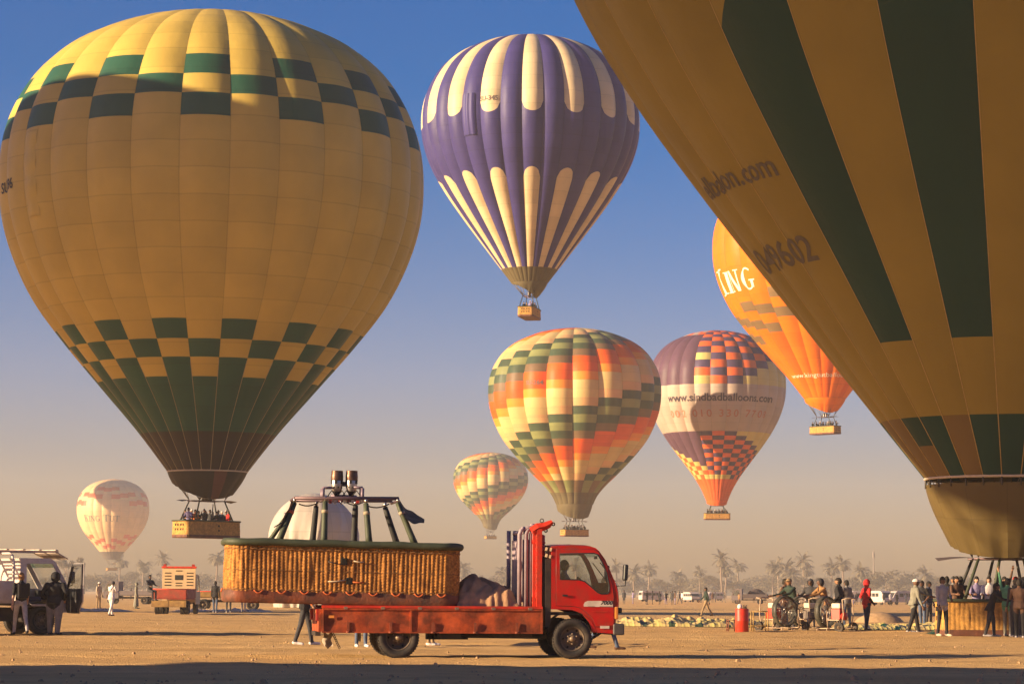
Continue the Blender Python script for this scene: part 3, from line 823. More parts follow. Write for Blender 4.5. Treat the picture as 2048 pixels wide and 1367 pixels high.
_WH = {}
def make_wheel(parent, x, y, r=.385, w=.22, face=-1, hub=None, rimc=None, dish=.06):
    rimc = rimc or mat('rim_paint', (.085, .065, .05), .6, .25, 6, dirt=(.15, .10, .06), dscale=6, damt=.6)
    hub = hub or mat('hub_dusty', (.24, .17, .11), .5, .2, 9, metal=.3)
    key = (r, w, face, dish, rimc.name)
    if key not in _WH:
        M = Matrix.Rotation(PI / 2, 4, 'X')
        t = MB()
        prof = [(r*.60, -w*.36), (r*.64, -w*.47), (r*.80, -w*.52), (r*.93, -w*.48), (r*.985, -w*.38), (r, -w*.2), (r*.975, -w*.16), (r, -w*.12), (r, w*.12), (r*.975, w*.16), (r, w*.2), (r*.985, w*.38), (r*.93, w*.48), (r*.80, w*.52), (r*.64, w*.47), (r*.60, w*.36)]
        t.lathe(prof, 44, 0, M)
        for k in range(44):                     # tread lugs on both shoulders
            a = 2 * PI * k / 44
            for sgn in (-1, 1):
                c = Vector((math.cos(a) * r * .985, sgn * w * .33, math.sin(a) * r * .985))
                t.box(c, (.02, w * .26, .030), 0, Matrix.Rotation(-a, 3, 'Y'))
        rm = MB(); f = face
        rm.lathe([(r*.62, f*w*.40), (r*.60, f*w*.44), (r*.57, f*w*.40), (r*.55, f*w*.40 - f*dish*.5), (r*.40, f*w*.40 - f*dish), (r*.28, f*w*.40 - f*dish*.6), (r*.22, f*w*.40 - f*dish*.2), (0, f*w*.40 - f*dish*.2)], 28, 0, M)
        for k in range(6):
            a = 2 * PI * k / 6
            rm.lathe([(0, f*.01), (.022, f*.01), (.022, 0)], 8, 1, Matrix.Translation((math.cos(a)*r*.46, -(f*w*.40 - f*dish*.72), math.sin(a)*r*.46)) @ M)
        h = MB()
        h.lathe([(0, f*.05), (r*.13, f*.045), (r*.14, 0)], 16, 0, Matrix.Translation((0, -(f*w*.40 - f*dish*.2), 0)) @ M)
        for k in range(6):
            a = 2 * PI * (k + .5) / 6
            h.lathe([(0, f*.03), (.016, f*.03), (.016, 0)], 6, 0, Matrix.Translation((math.cos(a)*r*.25, -(f*w*.40 - f*dish*.45), math.sin(a)*r*.25)) @ M)
        _WH[key] = (t.mesh('tyre', W_BLACK), rm.mesh('rim', [rimc, W_HOLE]), h.mesh('hub', hub))
    me = _WH[key]
    o = link('wheel', me[0], parent); o.location = (x, y, r)
    link('rim', me[1], o); link('hub', me[2], o)
    return o
XR = T(797, 1300)[0]
make_wheel(truck, 0, -HW + .11, face=1); make_wheel(truck, 0, HW - .11, face=-1)
for y in (-HW + .13, -HW + .40): make_wheel(truck, XR, y, r=.395, face=1, dish=.16)
for y in (HW - .13, HW - .40): make_wheel(truck, XR, y, r=.395, face=-1, dish=.16)
ax = MB()
for x in (0, XR): ax.tube([(x, -HW + .2, .39), (x, HW - .2, .39)], .07, 8)
ax.lathe([(0, -.2), (.14, -.15), (.18, 0), (.14, .15), (0, .2)], 12, 0, Matrix.Translation((XR, 0, .39)))
ax.build('axle', CHASSIS, truck)

# chassis and things slung under it
ch = MB()
for y in (-.42, .42): ch.box(((T(650, 0)[0] + .75) / 2, y, .62), (.75 - T(650, 0)[0], .09, .20))
for x in (-4.4, -3.9, -2.8, -2.0, -1.2, -.4): ch.box((x, 0, .62), (.08, .8, .14))
ch.box((-1.15, -.62, .47), (.75, .34, .16)); ch.box((-2.25, .55, .45), (.8, .35, .22)); ch.tube([(-.4, -.35, .42), (-2.6, -.3, .44)], .05, 8)
ch.build('chassis', CHASSIS, truck)
bevel(MB().box((-2.35, -.60, .46), (.42, .38, .17)).build('battery_box', CHASSIS, truck), .015)
mf = MB(); mf.box((T(770, 0)[0] - .15, -.6, .50), (.50, .5, .03)); mf.box((T(720, 0)[0] + .02, -.62, .43), (.02, .5, .22)); mf.build('mudguard', CHASSIS, truck)
tr = MB()                                       # worn spare rag and chain hanging at the tail
tr.grid(lambda u, v: (T(650, 0)[0] + .17 * u + .02 * math.sin(v * 9), -.55 + .05 * math.sin(u * 7 + v * 4), .47 - .27 * v + .03 * math.sin(u * 9)), 8, 10)
tr.build('mud_flap', mat('dusty_flap', (.30, .24, .18), .9, .3, 8), truck)
cn = MB()
for k in range(9): cn.tube([(T(667, 0)[0] + .02 + .016*k + .016*math.cos(a), -.6, .47 - .034*k + .026*math.sin(a)) for a in [2*PI*j/8 for j in range(8)]], .007, 5, closed=True)
cn.build('chain', CHASSIS, truck)

# bed
bx0, bx1 = T(644, 0)[0], T(1086, 0)[0]
zt, zb = T(860, 1217)[1], T(860, 1265)[1]
bl = bx1 - bx0
db = MB(); db.box(((bx0 + bx1) / 2, 0, zt - .02), (bl - .04, 2 * HW - .1, .06)); db.build('deck', RUST, truck)
for k in range(6):
    MB().box((bx0 + .3 + k * (bl - .6) / 5, 0, zt - .13), (.09, 2 * HW - .12, .14)).build('cross_beam', CHASSIS, truck)
def board(y, nm):
    """one dropside board: pressed sheet with frame lips and dents"""
    b = MB(); n = 60
    def f(u, v):
        d = .010 * math.sin(u * 37) * math.sin(v * PI) + .012 * mnoise.noise(Vector((u * 9, v * 2, y)))
        return (bx0 + .03 + (bl - .06) * u, y - math.copysign(.012, -y) * 0 + d, zb + .015 + (zt - zb - .03) * v)
    b.grid(f, n, 8)
    b.box(((bx0 + bx1) / 2, y, zt - .010), (bl - .01, .055, .028)); b.box(((bx0 + bx1) / 2, y, zb + .010), (bl - .01, .055, .026))
    for x in (bx0 + .02, bx1 - .02, bx0 + bl * .40): b.box((x, y, (zt + zb) / 2), (.035, .05, zt - zb - .03))
    return b.build(nm, RUST, truck)
board(-HW, 'side_board'); board(HW, 'side_board')
MB().box((bx0 - .03, 0, (zt + zb) / 2), (.05, 2 * HW - .04, zt - zb - .02)).build('tail_board', RUST, truck)
rl = MB(); rl.box(((bx0 + bx1) / 2, -HW + .06, zt + .035), (bl, .06, .05)); rl.box(((bx0 + bx1) / 2, HW - .06, zt + .035), (bl, .06, .05)); rl.build('deck_rail', RED2, truck)
for k in range(6):
    MB().box((bx0 + .45 + k * (bl - .7) / 5, -HW - .012, zt + .012), (.07, .045, .05)).build('latch', mat('latch_steel', (.20, .12, .08), .5, .2, 6), truck)
for k in range(5):
    hgx = bx0 + .5 + k * (bl - 1.0) / 4
    hg = MB(); hg.box((hgx, -HW - .022, zb + .10), (.05, .02, .20)); hg.tube([(hgx - .04, -HW - .03, zb + .012), (hgx + .04, -HW - .03, zb + .012)], .018, 8); hg.build('board_hinge', mat('hinge_rust', (.22, .05, .02), .6, .3, 9), truck)
rfl = MB(); rfl.box((bx0 + .18, -HW - .024, zb + .30), (.10, .012, .05)); rfl.build('reflector', AMBER, truck)
MB().box((T(1200, 0)[0], -CW0 - .022, T(1200, 1222)[1]), (.30, .010, .012)).build('door_crease', RED2, truck)
for y in (-HW + .1, HW - .1):
    o = bevel(MB().box((bx0 - .08, y, zt - .12), (.05, .13, .22)).build('tail_lamp', mat('lamp_red', (.35, .03, .02), .3), truck), .01)
    MB().box((bx0 - .109, y, zt - .06), (.01, .10, .06)).build('lens', AMBER, o)
MB().box((bx0 - .06, -.30, zb - .02), (.1, 1.1, .08)).build('rear_bumper', CHASSIS, truck)

# cab
side = TP([(1226.6, 1266), (1231, 1240), (1236, 1222), (1237.5, 1200), (1236, 1182), (1231, 1164), (1221, 1140), (1211, 1118), (1199, 1101), (1192, 1095), (1180, 1091), (1150, 1089.5), (1115, 1090), (1104, 1092), (1103.7, 1217), (1146, 1219), (1164.6, 1226), (1178.6, 1242.5), (1185.6, 1263.5)])
win = TP([(1120, 1106.5), (1188, 1105.5), (1196, 1108), (1205, 1124), (1214, 1146), (1219, 1170), (1218.5, 1183), (1215, 1186.5), (1203, 1187), (1196, 1184), (1182, 1172), (1170, 1162), (1158, 1158.5), (1121, 1158)])
def inset(poly, d):
    cx = sum(p[0] for p in poly) / len(poly); cz = sum(p[1] for p in poly) / len(poly)
    return [(p[0] + (cx - p[0]) * d, p[1] + (cz - p[1]) * d) for p in poly]
CW = .90
for y0, y1 in ((-CW, -CW + .05), (CW - .05, CW)):
    MB().prism(side, y0, y1, 0, (inset(win, -.02),)).build('cab_side', RED, truck)
doorp = TP([(1113, 1097), (1188, 1098), (1197, 1103), (1214, 1130), (1224, 1166), (1228, 1190), (1228, 1250), (1192, 1252), (1187, 1238), (1174, 1224), (1160, 1214), (1146, 1211), (1113, 1210)])
for y, s in ((-CW, -1), (CW, 1)):
    d = bevel(MB().prism(doorp, y + s * .001, y + s * .014, 0, (win,)).build('door', RED, truck), .004, 2)
    MB().prism(win, y - s * .012, y - s * .018).build('side_window', GLASS, d)
    gk = MB(); lw = [(p[0], y + s * .012, p[1]) for p in win]; gk.tube(lw, .012, 6, closed=True); gk.build('window_seal', TRIM, d)
    se = MB(); se.tube([(p[0], y + s * .004, p[1]) for p in doorp], .009, 5, closed=True); se.build('door_gap', TRIM, d)
    hx, hz = T(1127, 1190); hb = MB(); hb.lathe([(0, .0), (.075, .0), (.08, .015), (0, .02)], 20, 0, Matrix.Translation((hx, y + s * .012, hz)) @ Matrix.Rotation(s * PI / 2, 4, 'X') @ Matrix.Diagonal((1.15, .85, 1, 1)))
    hb.box((hx + .03, y + s * .035, hz), (.10, .02, .035)); hb.build('door_handle', TRIM, d)
    if s < 0:
        sp = TP([(1168, 1212), (1167.5, 1208), (1170, 1203), (1176, 1200.5), (1226, 1200.5), (1226, 1213)])
        sk = MB().prism(sp, y - .016, y - .019).build('sticker', STICKER, d)
        bm = text_mesh('7000', .105, .004, .35)
        tx, tz = T(1214, 1208); me = bpy.data.meshes.new('number')
        for v in bm.verts: v.co = Vector((tx + v.co.x * 1.1, y - .021, tz + v.co.y))
        bm.to_mesh(me); bm.free(); me.materials.append(dark_print); link('number', me, d)
        MB().box((T(1183, 0)[0], y - .0205, T(1090, 1211.2)[1]), (.13, .002, .012)).build('small_print', mat('grey_text', (.30, .22, .17), .7), d)
        MB().box((T(1212, 0)[0], y - .0205, T(1090, 1211.2)[1]), (.24, .002, .012)).build('small_print', mat('grey_text', (.30, .22, .17), .7), d)
        sp = TP([(1200.5, 1256), (1200.5, 1250.5), (1219, 1250.5), (1219, 1256)]); MB().prism(sp, y - .016, y - .019).build('sticker', STICKER, d)
# roof, front, back, floor: sheets across the cab following the side outline
def sheet(idx, nm, m, th=.03, wid=CW - .052, crown=0.0):
    pts = [side[i] for i in idx]
    mb = MB(); n = len(pts)
    for k in (0, 1):
        mb.grid(lambda u, v: ((lambda p: (p[0], -wid + 2 * wid * u, p[1] + crown * (1 - (2 * u - 1) ** 2) - k * th))(pts[min(int(round(v * (n - 1))), n - 1)])), 8, n - 1, 0, True)
    return mb.build(nm, m, truck)
sheet([9, 10, 11, 12, 13], 'roof', RED, crown=.035)
fr = MB(); pts = [side[i] for i in (5, 4, 3, 2, 1, 0)]
fr.grid(lambda u, v: ((lambda p: (p[0] + .10 * (1 - (2 * u - 1) ** 4), -CW + .05 + (2 * CW - .1) * u, p[1]))(pts[min(int(round(v * 5)), 5)])), 12, 5); fr.build('front_panel', RED, truck)
wsh = MB(); wp = [side[5], side[6], side[7], side[8], side[9]]
wsh.grid(lambda u, v: ((lambda p: (p[0] + .09 * (1 - (2 * u - 1) ** 4) * (1 - .6 * v), -CW + .07 + (2 * CW - .14) * u, p[1]))(wp[min(int(round(v * 4)), 4)])), 12, 4)
ws = wsh.build('windscreen', GLASS, truck)
gb = MB(); wq = [(.6 * side[7][0] + .4 * side[8][0], .6 * side[7][1] + .4 * side[8][1]), side[8], side[9]]
gb.grid(lambda u, v: ((lambda p: (p[0] - .012 + .09 * (1 - (2 * u - 1) ** 4) * (.55 - .15 * v), -CW + .08 + (2 * CW - .16) * u, p[1]))(wq[min(int(round(v * 2)), 2)])), 12, 2); gb.build('sun_band', GREENBAND, ws)
MB().box((side[13][0] + .02, 0, (side[13][1] + side[14][1]) / 2), (.04, 2 * CW - .1, side[13][1] - side[14][1])).build('cab_back', RED, truck)
MB().box((.18, 0, .86), (1.25, 2 * CW - .1, .05)).build('cab_floor', CHASSIS, truck)
dsh = MB(); dsh.box((.68, 0, 1.12), (.30, 2 * CW - .12, .30)); bevel(dsh.build('dashboard', TRIM, truck), .04)
for y in (-.5, .45):
    st = MB(); st.box((.02, y, 1.02), (.5, .52, .14)); st.box((-.22, y, 1.28), (.13, .5, .55), 0, Matrix.Rotation(-.15, 3, 'Y')); bevel(st.build('seat', SEATM, truck), .04)
sw = MB(); cx, cy, cz = .44, .45, 1.40
sw.tube([(cx + .10 * math.sin(a), cy + .21 * math.cos(a), cz + .17 * math.sin(a) * -1) for a in [2 * PI * k / 24 for k in range(24)]], .016, 6, closed=True)
sw.tube([(cx, cy - .2, cz), (cx, cy + .2, cz)], .018, 6); sw.tube([(cx, cy, cz), (.62, cy, 1.1)], .03, 6); sw.build('steering_wheel', TRIM, truck)
# wheel arch, step, bumper, lamps, mirror
arc = MB(); arc.grid(lambda u, v: (.50 * math.cos(PI * (.04 + .92 * v)) - .02, -CW - .005 + .40 * u, .40 + .50 * math.sin(PI * (.04 + .92 * v))), 2, 16); arc.build('wheel_arch', CHASSIS, truck)
sg = MB(); sg.box((T(1206, 0)[0], -CW + .12, T(1090, 1262)[1]), (.36, .18, .035))
for k in range(9): sg.box((T(1190 + k * 4, 0)[0], -CW + .02, T(1090, 1260)[1] + .02), (.018, .03, .018))
sg.tube([(T(1188, 0)[0], -CW + .1, T(1090, 1275)[1]), (T(1206, 0)[0], -CW + .1, T(1090, 1263)[1])], .025, 6); sg.build('step', CHASSIS, truck)
bevel(MB().box((T(1236, 0)[0] + .02, 0, T(1090, 1257)[1]), (.22, 2 * CW + .06, .22)).build('bumper', mat('bumper_grey', (.07, .06, .055), .55, .2, 5), truck), .035, 3)
for s in (-1, 1):
    bevel(MB().box((T(1233.5, 0)[0], s * (CW - .03), T(1090, 1224)[1]), (.075, .10, .24)).build('corner_lamp', AMBER, truck), .02)
    lm = MB().lathe([(0, .05), (.05, .04), (.055, -.03), (0, -.05)], 14, 0, Matrix.Translation((T(1242, 0)[0], s * (CW - .12), T(1090, 1219)[1])) @ Matrix.Rotation(PI / 2, 4, 'Y')).build('fog_lamp', TRIM, truck)
    mz = MB(); mx, mzz = T(1250, 1144)
    y = s * (CW + .06)
    bevel(mz.box((mx, y, mzz), (.085, .17, .31), 0, Matrix.Rotation(.06, 3, 'Y')).build('mirror', TRIM, truck), .035, 3)
    ma = MB(); ma.tube([T(1234, 1171)[:1] + (s * (CW - .02),) + T(1234, 1171)[1:], T(1250, 1170)[:1] + (y,) + T(1250, 1170)[1:], (mx + .005, y, mzz - .14)], .013, 6); ma.tube([T(1234, 1171)[:1] + (s * (CW - .02),) + T(1234, 1171)[1:], T(1236, 1190)[:1] + (s * (CW - .03),) + T(1236, 1190)[1:]], .013, 6); ma.build('mirror_arm', TRIM, truck)
wpx = MB(); wpx.tube([(side[5][0] + .08, -.5, side[5][1] + .02), (side[7][0] + .04, -.15, side[7][1] - .05)], .01, 5); wpx.tube([(side[5][0] + .08, .35, side[5][1] + .02), (side[7][0] + .04, .65, side[7][1] - .05)], .01, 5); wpx.build('wiper', TRIM, truck)
MB().box((.60, -.1, 1.95), (.03, .2, .06)).build('inner_mirror', TRIM, truck)
# air stack and marker lamps behind the cab
ek = MB(); ek.box((T(1097, 0)[0], -CW + .12, T(1090, 1185)[1]), (.11, .2, 1.30)); ek.tube([(T(1091, 0)[0], -CW + .12, .7), (T(1091, 0)[0], -CW + .12, 1.95)], .05, 10); ek.box((T(1096, 0)[0], 0, .80), (.16, 1.3, .5)); ek.build('air_stack', CHASSIS, truck)
for p in ((1093, 1097), (1101.5, 1098), (1093, 1110), (1100, 1112)):
    MB().box((T(p[0], 0)[0], -CW + .01, T(1090, p[1])[1]), (.035, .05, .065), 0, Matrix.Rotation(.3, 3, 'Y')).build('marker_lamp', mat('pale_lens', (.8, .55, .32), .25, .1, 10, coat=.5), truck)

# red hoist with grey gate standing between load and cab
hz0 = zt + .04
hp = MB(); x0 = T(1079.5, 0)[0]
hp.box((x0, -HW + .12, (hz0 + 2.48) / 2), (.10, .12, 2.48 - hz0)); hp.box((T(1070.5, 0)[0], -HW + .16, (hz0 + 2.45) / 2), (.055, .06, 2.45 - hz0))
for k in range(12): hp.lathe([(0, .03), (.016, .03), (.018, 0)], 8, 0, Matrix.Translation((T(1074, 0)[0], -HW + .10, hz0 + .2 + k * .115)) @ Matrix.Rotation(PI / 2, 4, 'X'))
hp.box((x0, HW - .12, (hz0 + 2.3) / 2), (.10, .12, 2.3 - hz0)); hp.box((x0, 0, hz0 + .15), (.08, 1.5, .1)); hp.box((x0, 0, 2.25), (.08, 1.5, .08))
hp.build('hoist_post', RED2, truck)
hc = MB(); hc.lathe([(.0, hz0 + .1), (.085, hz0 + .1), (.085, 1.55), (.075, 1.56), (.075, 2.36), (.03, 2.38), (0, 2.38)], 16, 0, Matrix.Translation((T(1087, 0)[0], -HW + .32, 0)))
for z in (1.6, 1.75, 1.9, 2.05, 2.2): hc.lathe([(.075, z), (.09, z + .02), (.075, z + .04)], 16, 0, Matrix.Translation((T(1087, 0)[0], -HW + .32, 0)))
hc.build('hoist_cylinder', RED2, truck)
ha = MB(); arm = [T(1066, 1062), (T(1078, 1054)), (T(1090, 1052)), (T(1099, 1048)), T(1107, 1042)]
ha.tube([(p[0], -HW + .14, p[1]) for p in arm], [.085, .09, .08, .07, .04], 4, smooth=False); ha.build('hoist_arm', RED2, truck)
hk = MB()
for (px, py, q) in ((1109, 1044, 1), (1094, 1057, 1)):
    a0, z0 = T(px, py); hk.tube([(a0 + .028 * math.sin(a), -HW + .14, z0 - .028 * (1 - math.cos(a))) for a in [PI * 1.4 * j / 8 for j in range(9)]], .012, 6)
a0, z0 = T(1086, 1040); hk.tube([(a0 + .035 * math.cos(a), -HW + .14, z0 + .035 * math.sin(a)) for a in [2*PI*j/12 for j in range(12)]], .009, 5, closed=True)
hk.build('hook', CHASSIS, truck)
gate = MB()
gz1 = T(1090, 1057)[1]
for gx in (1042, 1055, 1064):
    X = T(gx, 0)[0]
    gate.tube([(X, -HW + .22, hz0 + .02), (X, -HW + .22, gz1 - .10), (X + .03, -HW + .22, gz1 - .02), (X + .10, -HW + .22, gz1 + .015)], .042 if gx != 1064 else .03, 10)
    gate.tube([(X, HW - .22, hz0 + .02), (X, HW - .22, gz1)], .042, 10)
gate.tube([(T(1040, 0)[0] + .05, -HW + .22, gz1), (T(1078, 0)[0], -HW + .22, gz1 + .06)], .035, 8)
for z in (hz0 + .3, 1.7, gz1 - .06): gate.tube([(T(1053, 0)[0], -HW + .22, z), (T(1053, 0)[0], HW - .22, z)], .035, 8)
gate.box((T(1050, 0)[0], 0, (hz0 + gz1) / 2 - .05), (.03, 2 * HW - .5, gz1 - hz0 - .3)); gate.box((T(1060, 0)[0], 0, (hz0 + gz1) / 2 - .05), (.03, 2 * HW - .5, gz1 - hz0 - .3))
gate.lathe([(0, .05), (.05, .04), (.06, 0)], 12, 0, Matrix.Translation((T(1068, 0)[0], -HW + .22, gz1 + .06)))
gate.build('grey_gate', LILAC, truck)

# ------------------------------------------------------------------ brown cloth heap on the deck
hx0, hx1 = T(900, 0)[0], T(1049, 0)[0]
cl = MB()
def heap(u, v):
    x = hx0 + (hx1 - hx0) * u; y = -HW + .16 + (2 * HW - .3) * v
    prof = .52 * math.sin(PI * min(1, max(0, u * .94 + .06))) ** .6 * math.sin(PI * v) ** .42
    n = mnoise.noise(Vector((x * 2.6, y * 2.2, 1.3))) * .16 + abs(mnoise.noise(Vector((x * 4.5 + y * 3, y * 2.5, 4.7)))) * -.34 + abs(mnoise.noise(Vector((x * 11 + y * 5, y * 4, 2)))) * -.12 + .06
    k = min(1, min(u, 1 - u, v, 1 - v) * 9)
    n = mnoise.noise(Vector((x * 2.2, y * 1.8, 1.3))) * .15 + .05 * math.sin(11 * x + 2.5 * math.sin(3.1 * y + x) + 9 * (v - .5)) + .03 * math.sin(25 * x + 4 * math.sin(5 * y))
    return (x + .04 * n, y - (.10 * abs(mnoise.noise(Vector((x * 6, 0, 3)))) if v < .3 else 0), zt + .012 + max(0.0, prof * 1.12 + n * k))
cl.grid(heap, 90, 70)
heap_o = cl.build('folded_cloth', mat('brown_cloth', (.40, .225, .12), .85, .25, 5, .5, 22), None)
heap_o.matrix_world = Matrix.Translation(truck.location) @ Matrix.Rotation(YAW, 4, 'Z')
tag(heap_o, 'crumpled brown cloth heaped on the red truck deck behind the grey gate', 'cloth')

# ------------------------------------------------------------------ big wicker basket on the truck
bL, bW = T(922, 1150)[0] - T(450, 1150)[0], 1.72
bH = (1207 - 1086) / TS
bxc = (T(450, 0)[0] + T(922, 0)[0]) / 2
bz = T(690, 1209)[1]
bask = empty('gondola_basket', Matrix.Translation(truck.location) @ Matrix.Rotation(YAW, 4, 'Z') @ Vector((bxc, -.02, bz)), 0,
             'long wicker balloon basket with green padded rim loaded on the red truck', 'basket')
bask.rotation_euler = (0, rad(1.0), YAW)
mb, bpts = wicker_wall(bL - .04, bW, bH - .24, .34, 140, 17, 6, .020)
mb.v = [(x * (1 + .012 * (z / bH)), y, z + .22) for x, y, z in mb.v]
WICK2 = mat('wicker_gold', (.44, .185, .035), .78, .45, 22, .3, 70, dirt=(.17, .065, .015), dscale=2.6, damt=.8)
wall = mb.build('wicker_wall', WICK2, bask)
rp, _ = resample(rrect(bL + .02, bW + .04, .36), 90)
MB().tube([(x, y, bH - .02 + .006 * math.sin(k * .7)) for k, (x, y) in enumerate(rp)], [.070 + .004 * math.sin(k * 1.3) for k in range(90)], 10, closed=True).build('rim_pad', W_PAD, bask)
# laced cord rows
for zz, rr, mcol in ((bH - .15, .011, mat('dark_cane', (.22, .10, .03), .7)), (.255, .014, mat('dark_cane', (.22, .10, .03), .7)), (.62, .007, mat('dark_cane', (.22, .10, .03), .7))):
    cp, _ = resample(rrect(bL + .0, bW + .02, .35), 220)
    MB().tube([(x, y, zz + .012 * math.sin(k * 1.9)) for k, (x, y) in enumerate(cp)], [rr * (1 + .35 * math.sin(k * 1.9)) for k in range(220)], 5, closed=True).build('cane_braid', mcol, bask)
lp, _ = resample(rrect(bL + .05, bW + .05, .36), 120)
lb = MB(); nr = 5
zr = (0.0, .03, .12, .2, .235); sc_ = (.975, .998, 1.004, 1.0, .994)
lb.add([(x * sc_[j] , y * sc_[j] + .006 * math.sin(i * .9 + j), zr[j] + (.010 * math.sin(i * 1.7) if j == 4 else 0)) for j in range(nr) for i, (x, y) in enumerate(lp)],
       [(j*120+i, j*120+(i+1) % 120, (j+1)*120+(i+1) % 120, (j+1)*120+i) for j in range(nr-1) for i in range(120)] + [tuple(range(119, -1, -1))], 0, True)
lb.build('leather_base', mat('red_leather', (.20, .055, .022), .55, .35, 3, .4, 18, dirt=(.045, .035, .03), dscale=1.7, damt=.85), bask)
MB().box((0, 0, .2), (bL - .3, bW - .2, .05)).build('floor', W_HOLE, bask)
for k in range(9):
    x = -bL / 2 + .62 + k * (bL - 1.0) / 8
    MB().tube([(x - .085 + .17 * j / 8, -bW / 2 - .035 - .014 * math.sin(PI * j / 8), .245 - .055 * math.sin(PI * j / 8)) for j in range(9)], .013, 6).build('rope_handle', W_ROPE, bask)
MB().tube([(-bL / 2 - .04 - .014 * math.sin(PI * j / 8), -.25 + .17 * j / 8, .26 - .055 * math.sin(PI * j / 8)) for j in range(9)], .013, 6).build('rope_handle', W_ROPE, bask)
def bxy(px, py):    # basket-space x,z of a photo pixel on its near side
    x, z = T(px, py); x -= bxc; z -= bz
    return x, z + x * math.tan(rad(1.0))
hm = MB(); hm.box((0, 0, 0), (.13, .05, .13))
for px, py in ((687, 1122), (698, 1161)):
    x, z = bxy(px, py); o = hm.build('foot_hole', W_HOLE, bask); o.location = (x, -bW / 2 - .004, z); bevel(o, .02)
for a, b, m in (((655, 1122), (675, 1125), W_DARK), ((706, 1121), (727, 1123), mat('pale_cord', (.5, .4, .28), .8)), ((655, 1162), (690, 1159), mat('pale_cord', (.5, .4, .28), .8)), ((705, 1163), (727, 1163), W_ROPE)):
    (xa, za), (xb, zb_) = bxy(*a), bxy(*b)
    MB().tube([(xa, -bW / 2 - .03, za), ((xa + xb) / 2, -bW / 2 - .035, (za + zb_) / 2 - .012), (xb, -bW / 2 - .03, zb_)], .011, 6).build('tie_cord', m, bask)
# padded poles (near row green, far row black)
BPAD = mat('black_pad', (.03, .03, .028), .7, .2, 8, .3, 30)
def pole(top, bot, y_t, y_b, m, r=.058, ring=None):
    (xt, zt_), (xb, zb_) = bxy(*top), bxy(*bot)
    pts = [(xt + (xb - xt) * k / 5, y_t + (y_b - y_t) * k / 5, zt_ + (zb_ - zt_) * k / 5) for k in range(6)]
    o = MB().tube(pts, [r * .85, r, r * 1.02, r * 1.05, r * 1.1, r * 1.25], 10).build('padded_pole', m, bask)
    if ring:
        p = Vector(pts[1]).lerp(Vector(pts[2]), .2); d = (Vector(pts[2]) - Vector(pts[1])).normalized()
        MB().tube([p - d * .03, p + d * .03], r * 1.12, 10).build('tape_ring', ring, o)
    q = MB().tube([(xt, y_t, zt_ + .10), pts[0]], .03, 8).build('pole_cap', W_STEEL, o)
yn, yf = -.62, .62
TAPE = mat('pale_tape', (.35, .28, .18), .7)
pole((588, 1003), (556, 1083), yn + .1, -.72, W_PAD, .056, mat('red_tape', (.6, .10, .04), .6))
pole((577, 1030), (541, 1084), yf, .75, W_PAD, .045)
pole((649, 1001), (647, 1087), yn, -.75, W_PAD, .057, TAPE)
pole((640, 1006), (634, 1086), yf, .75, BPAD, .057)
pole((731, 1005), (738, 1088), yn, -.75, W_PAD, .057, TAPE)
pole((721, 1004), (720, 1088), yf, .75, BPAD, .060)
pole((795, 1004), (830, 1089), yn, -.75, W_PAD, .057, TAPE)
pole((782, 1008), (811, 1089), yf, .75, BPAD, .057)
fbm = MB()
(xa, za), (xb, _), = bxy(588, 994), bxy(797, 994)
za2 = za
for y in (yn, yf): fbm.tube([(xa, y, za2), (xb, y, bxy(797, 995)[1])], .034, 8)
for px in (588, 649, 731, 795): x = bxy(px, 995)[0]; fbm.tube([(x, yn, za2), (x, yf, za2)], .028, 8)
fbm.build('burner_frame', W_PURP, bask)
br = MB()
for px in (648, 728):
    x, z = bxy(px, 972); x2 = x + (.11 if px < 700 else -.11)
    for y in (-.16, .16):
        br.tube([(x, y, za2), (x, y, z)], .034, 8); br.tube([(x, y, z + .01), (x2 + (.10 if px < 700 else -.10), y * .4, z + .02)], .022, 8)
br.tube([(bxy(662, 0)[0], 0, bxy(690, 988)[1]), (bxy(715, 0)[0], 0, bxy(690, 988)[1])], .03, 8)
br.build('burner_yoke', mat('lilac_bar', (.20, .15, .19), .5, .1, 8, metal=.2), bask)
COIL = mat('burnt_coil', (.15, .085, .06), .42, .35, 10, metal=.8)
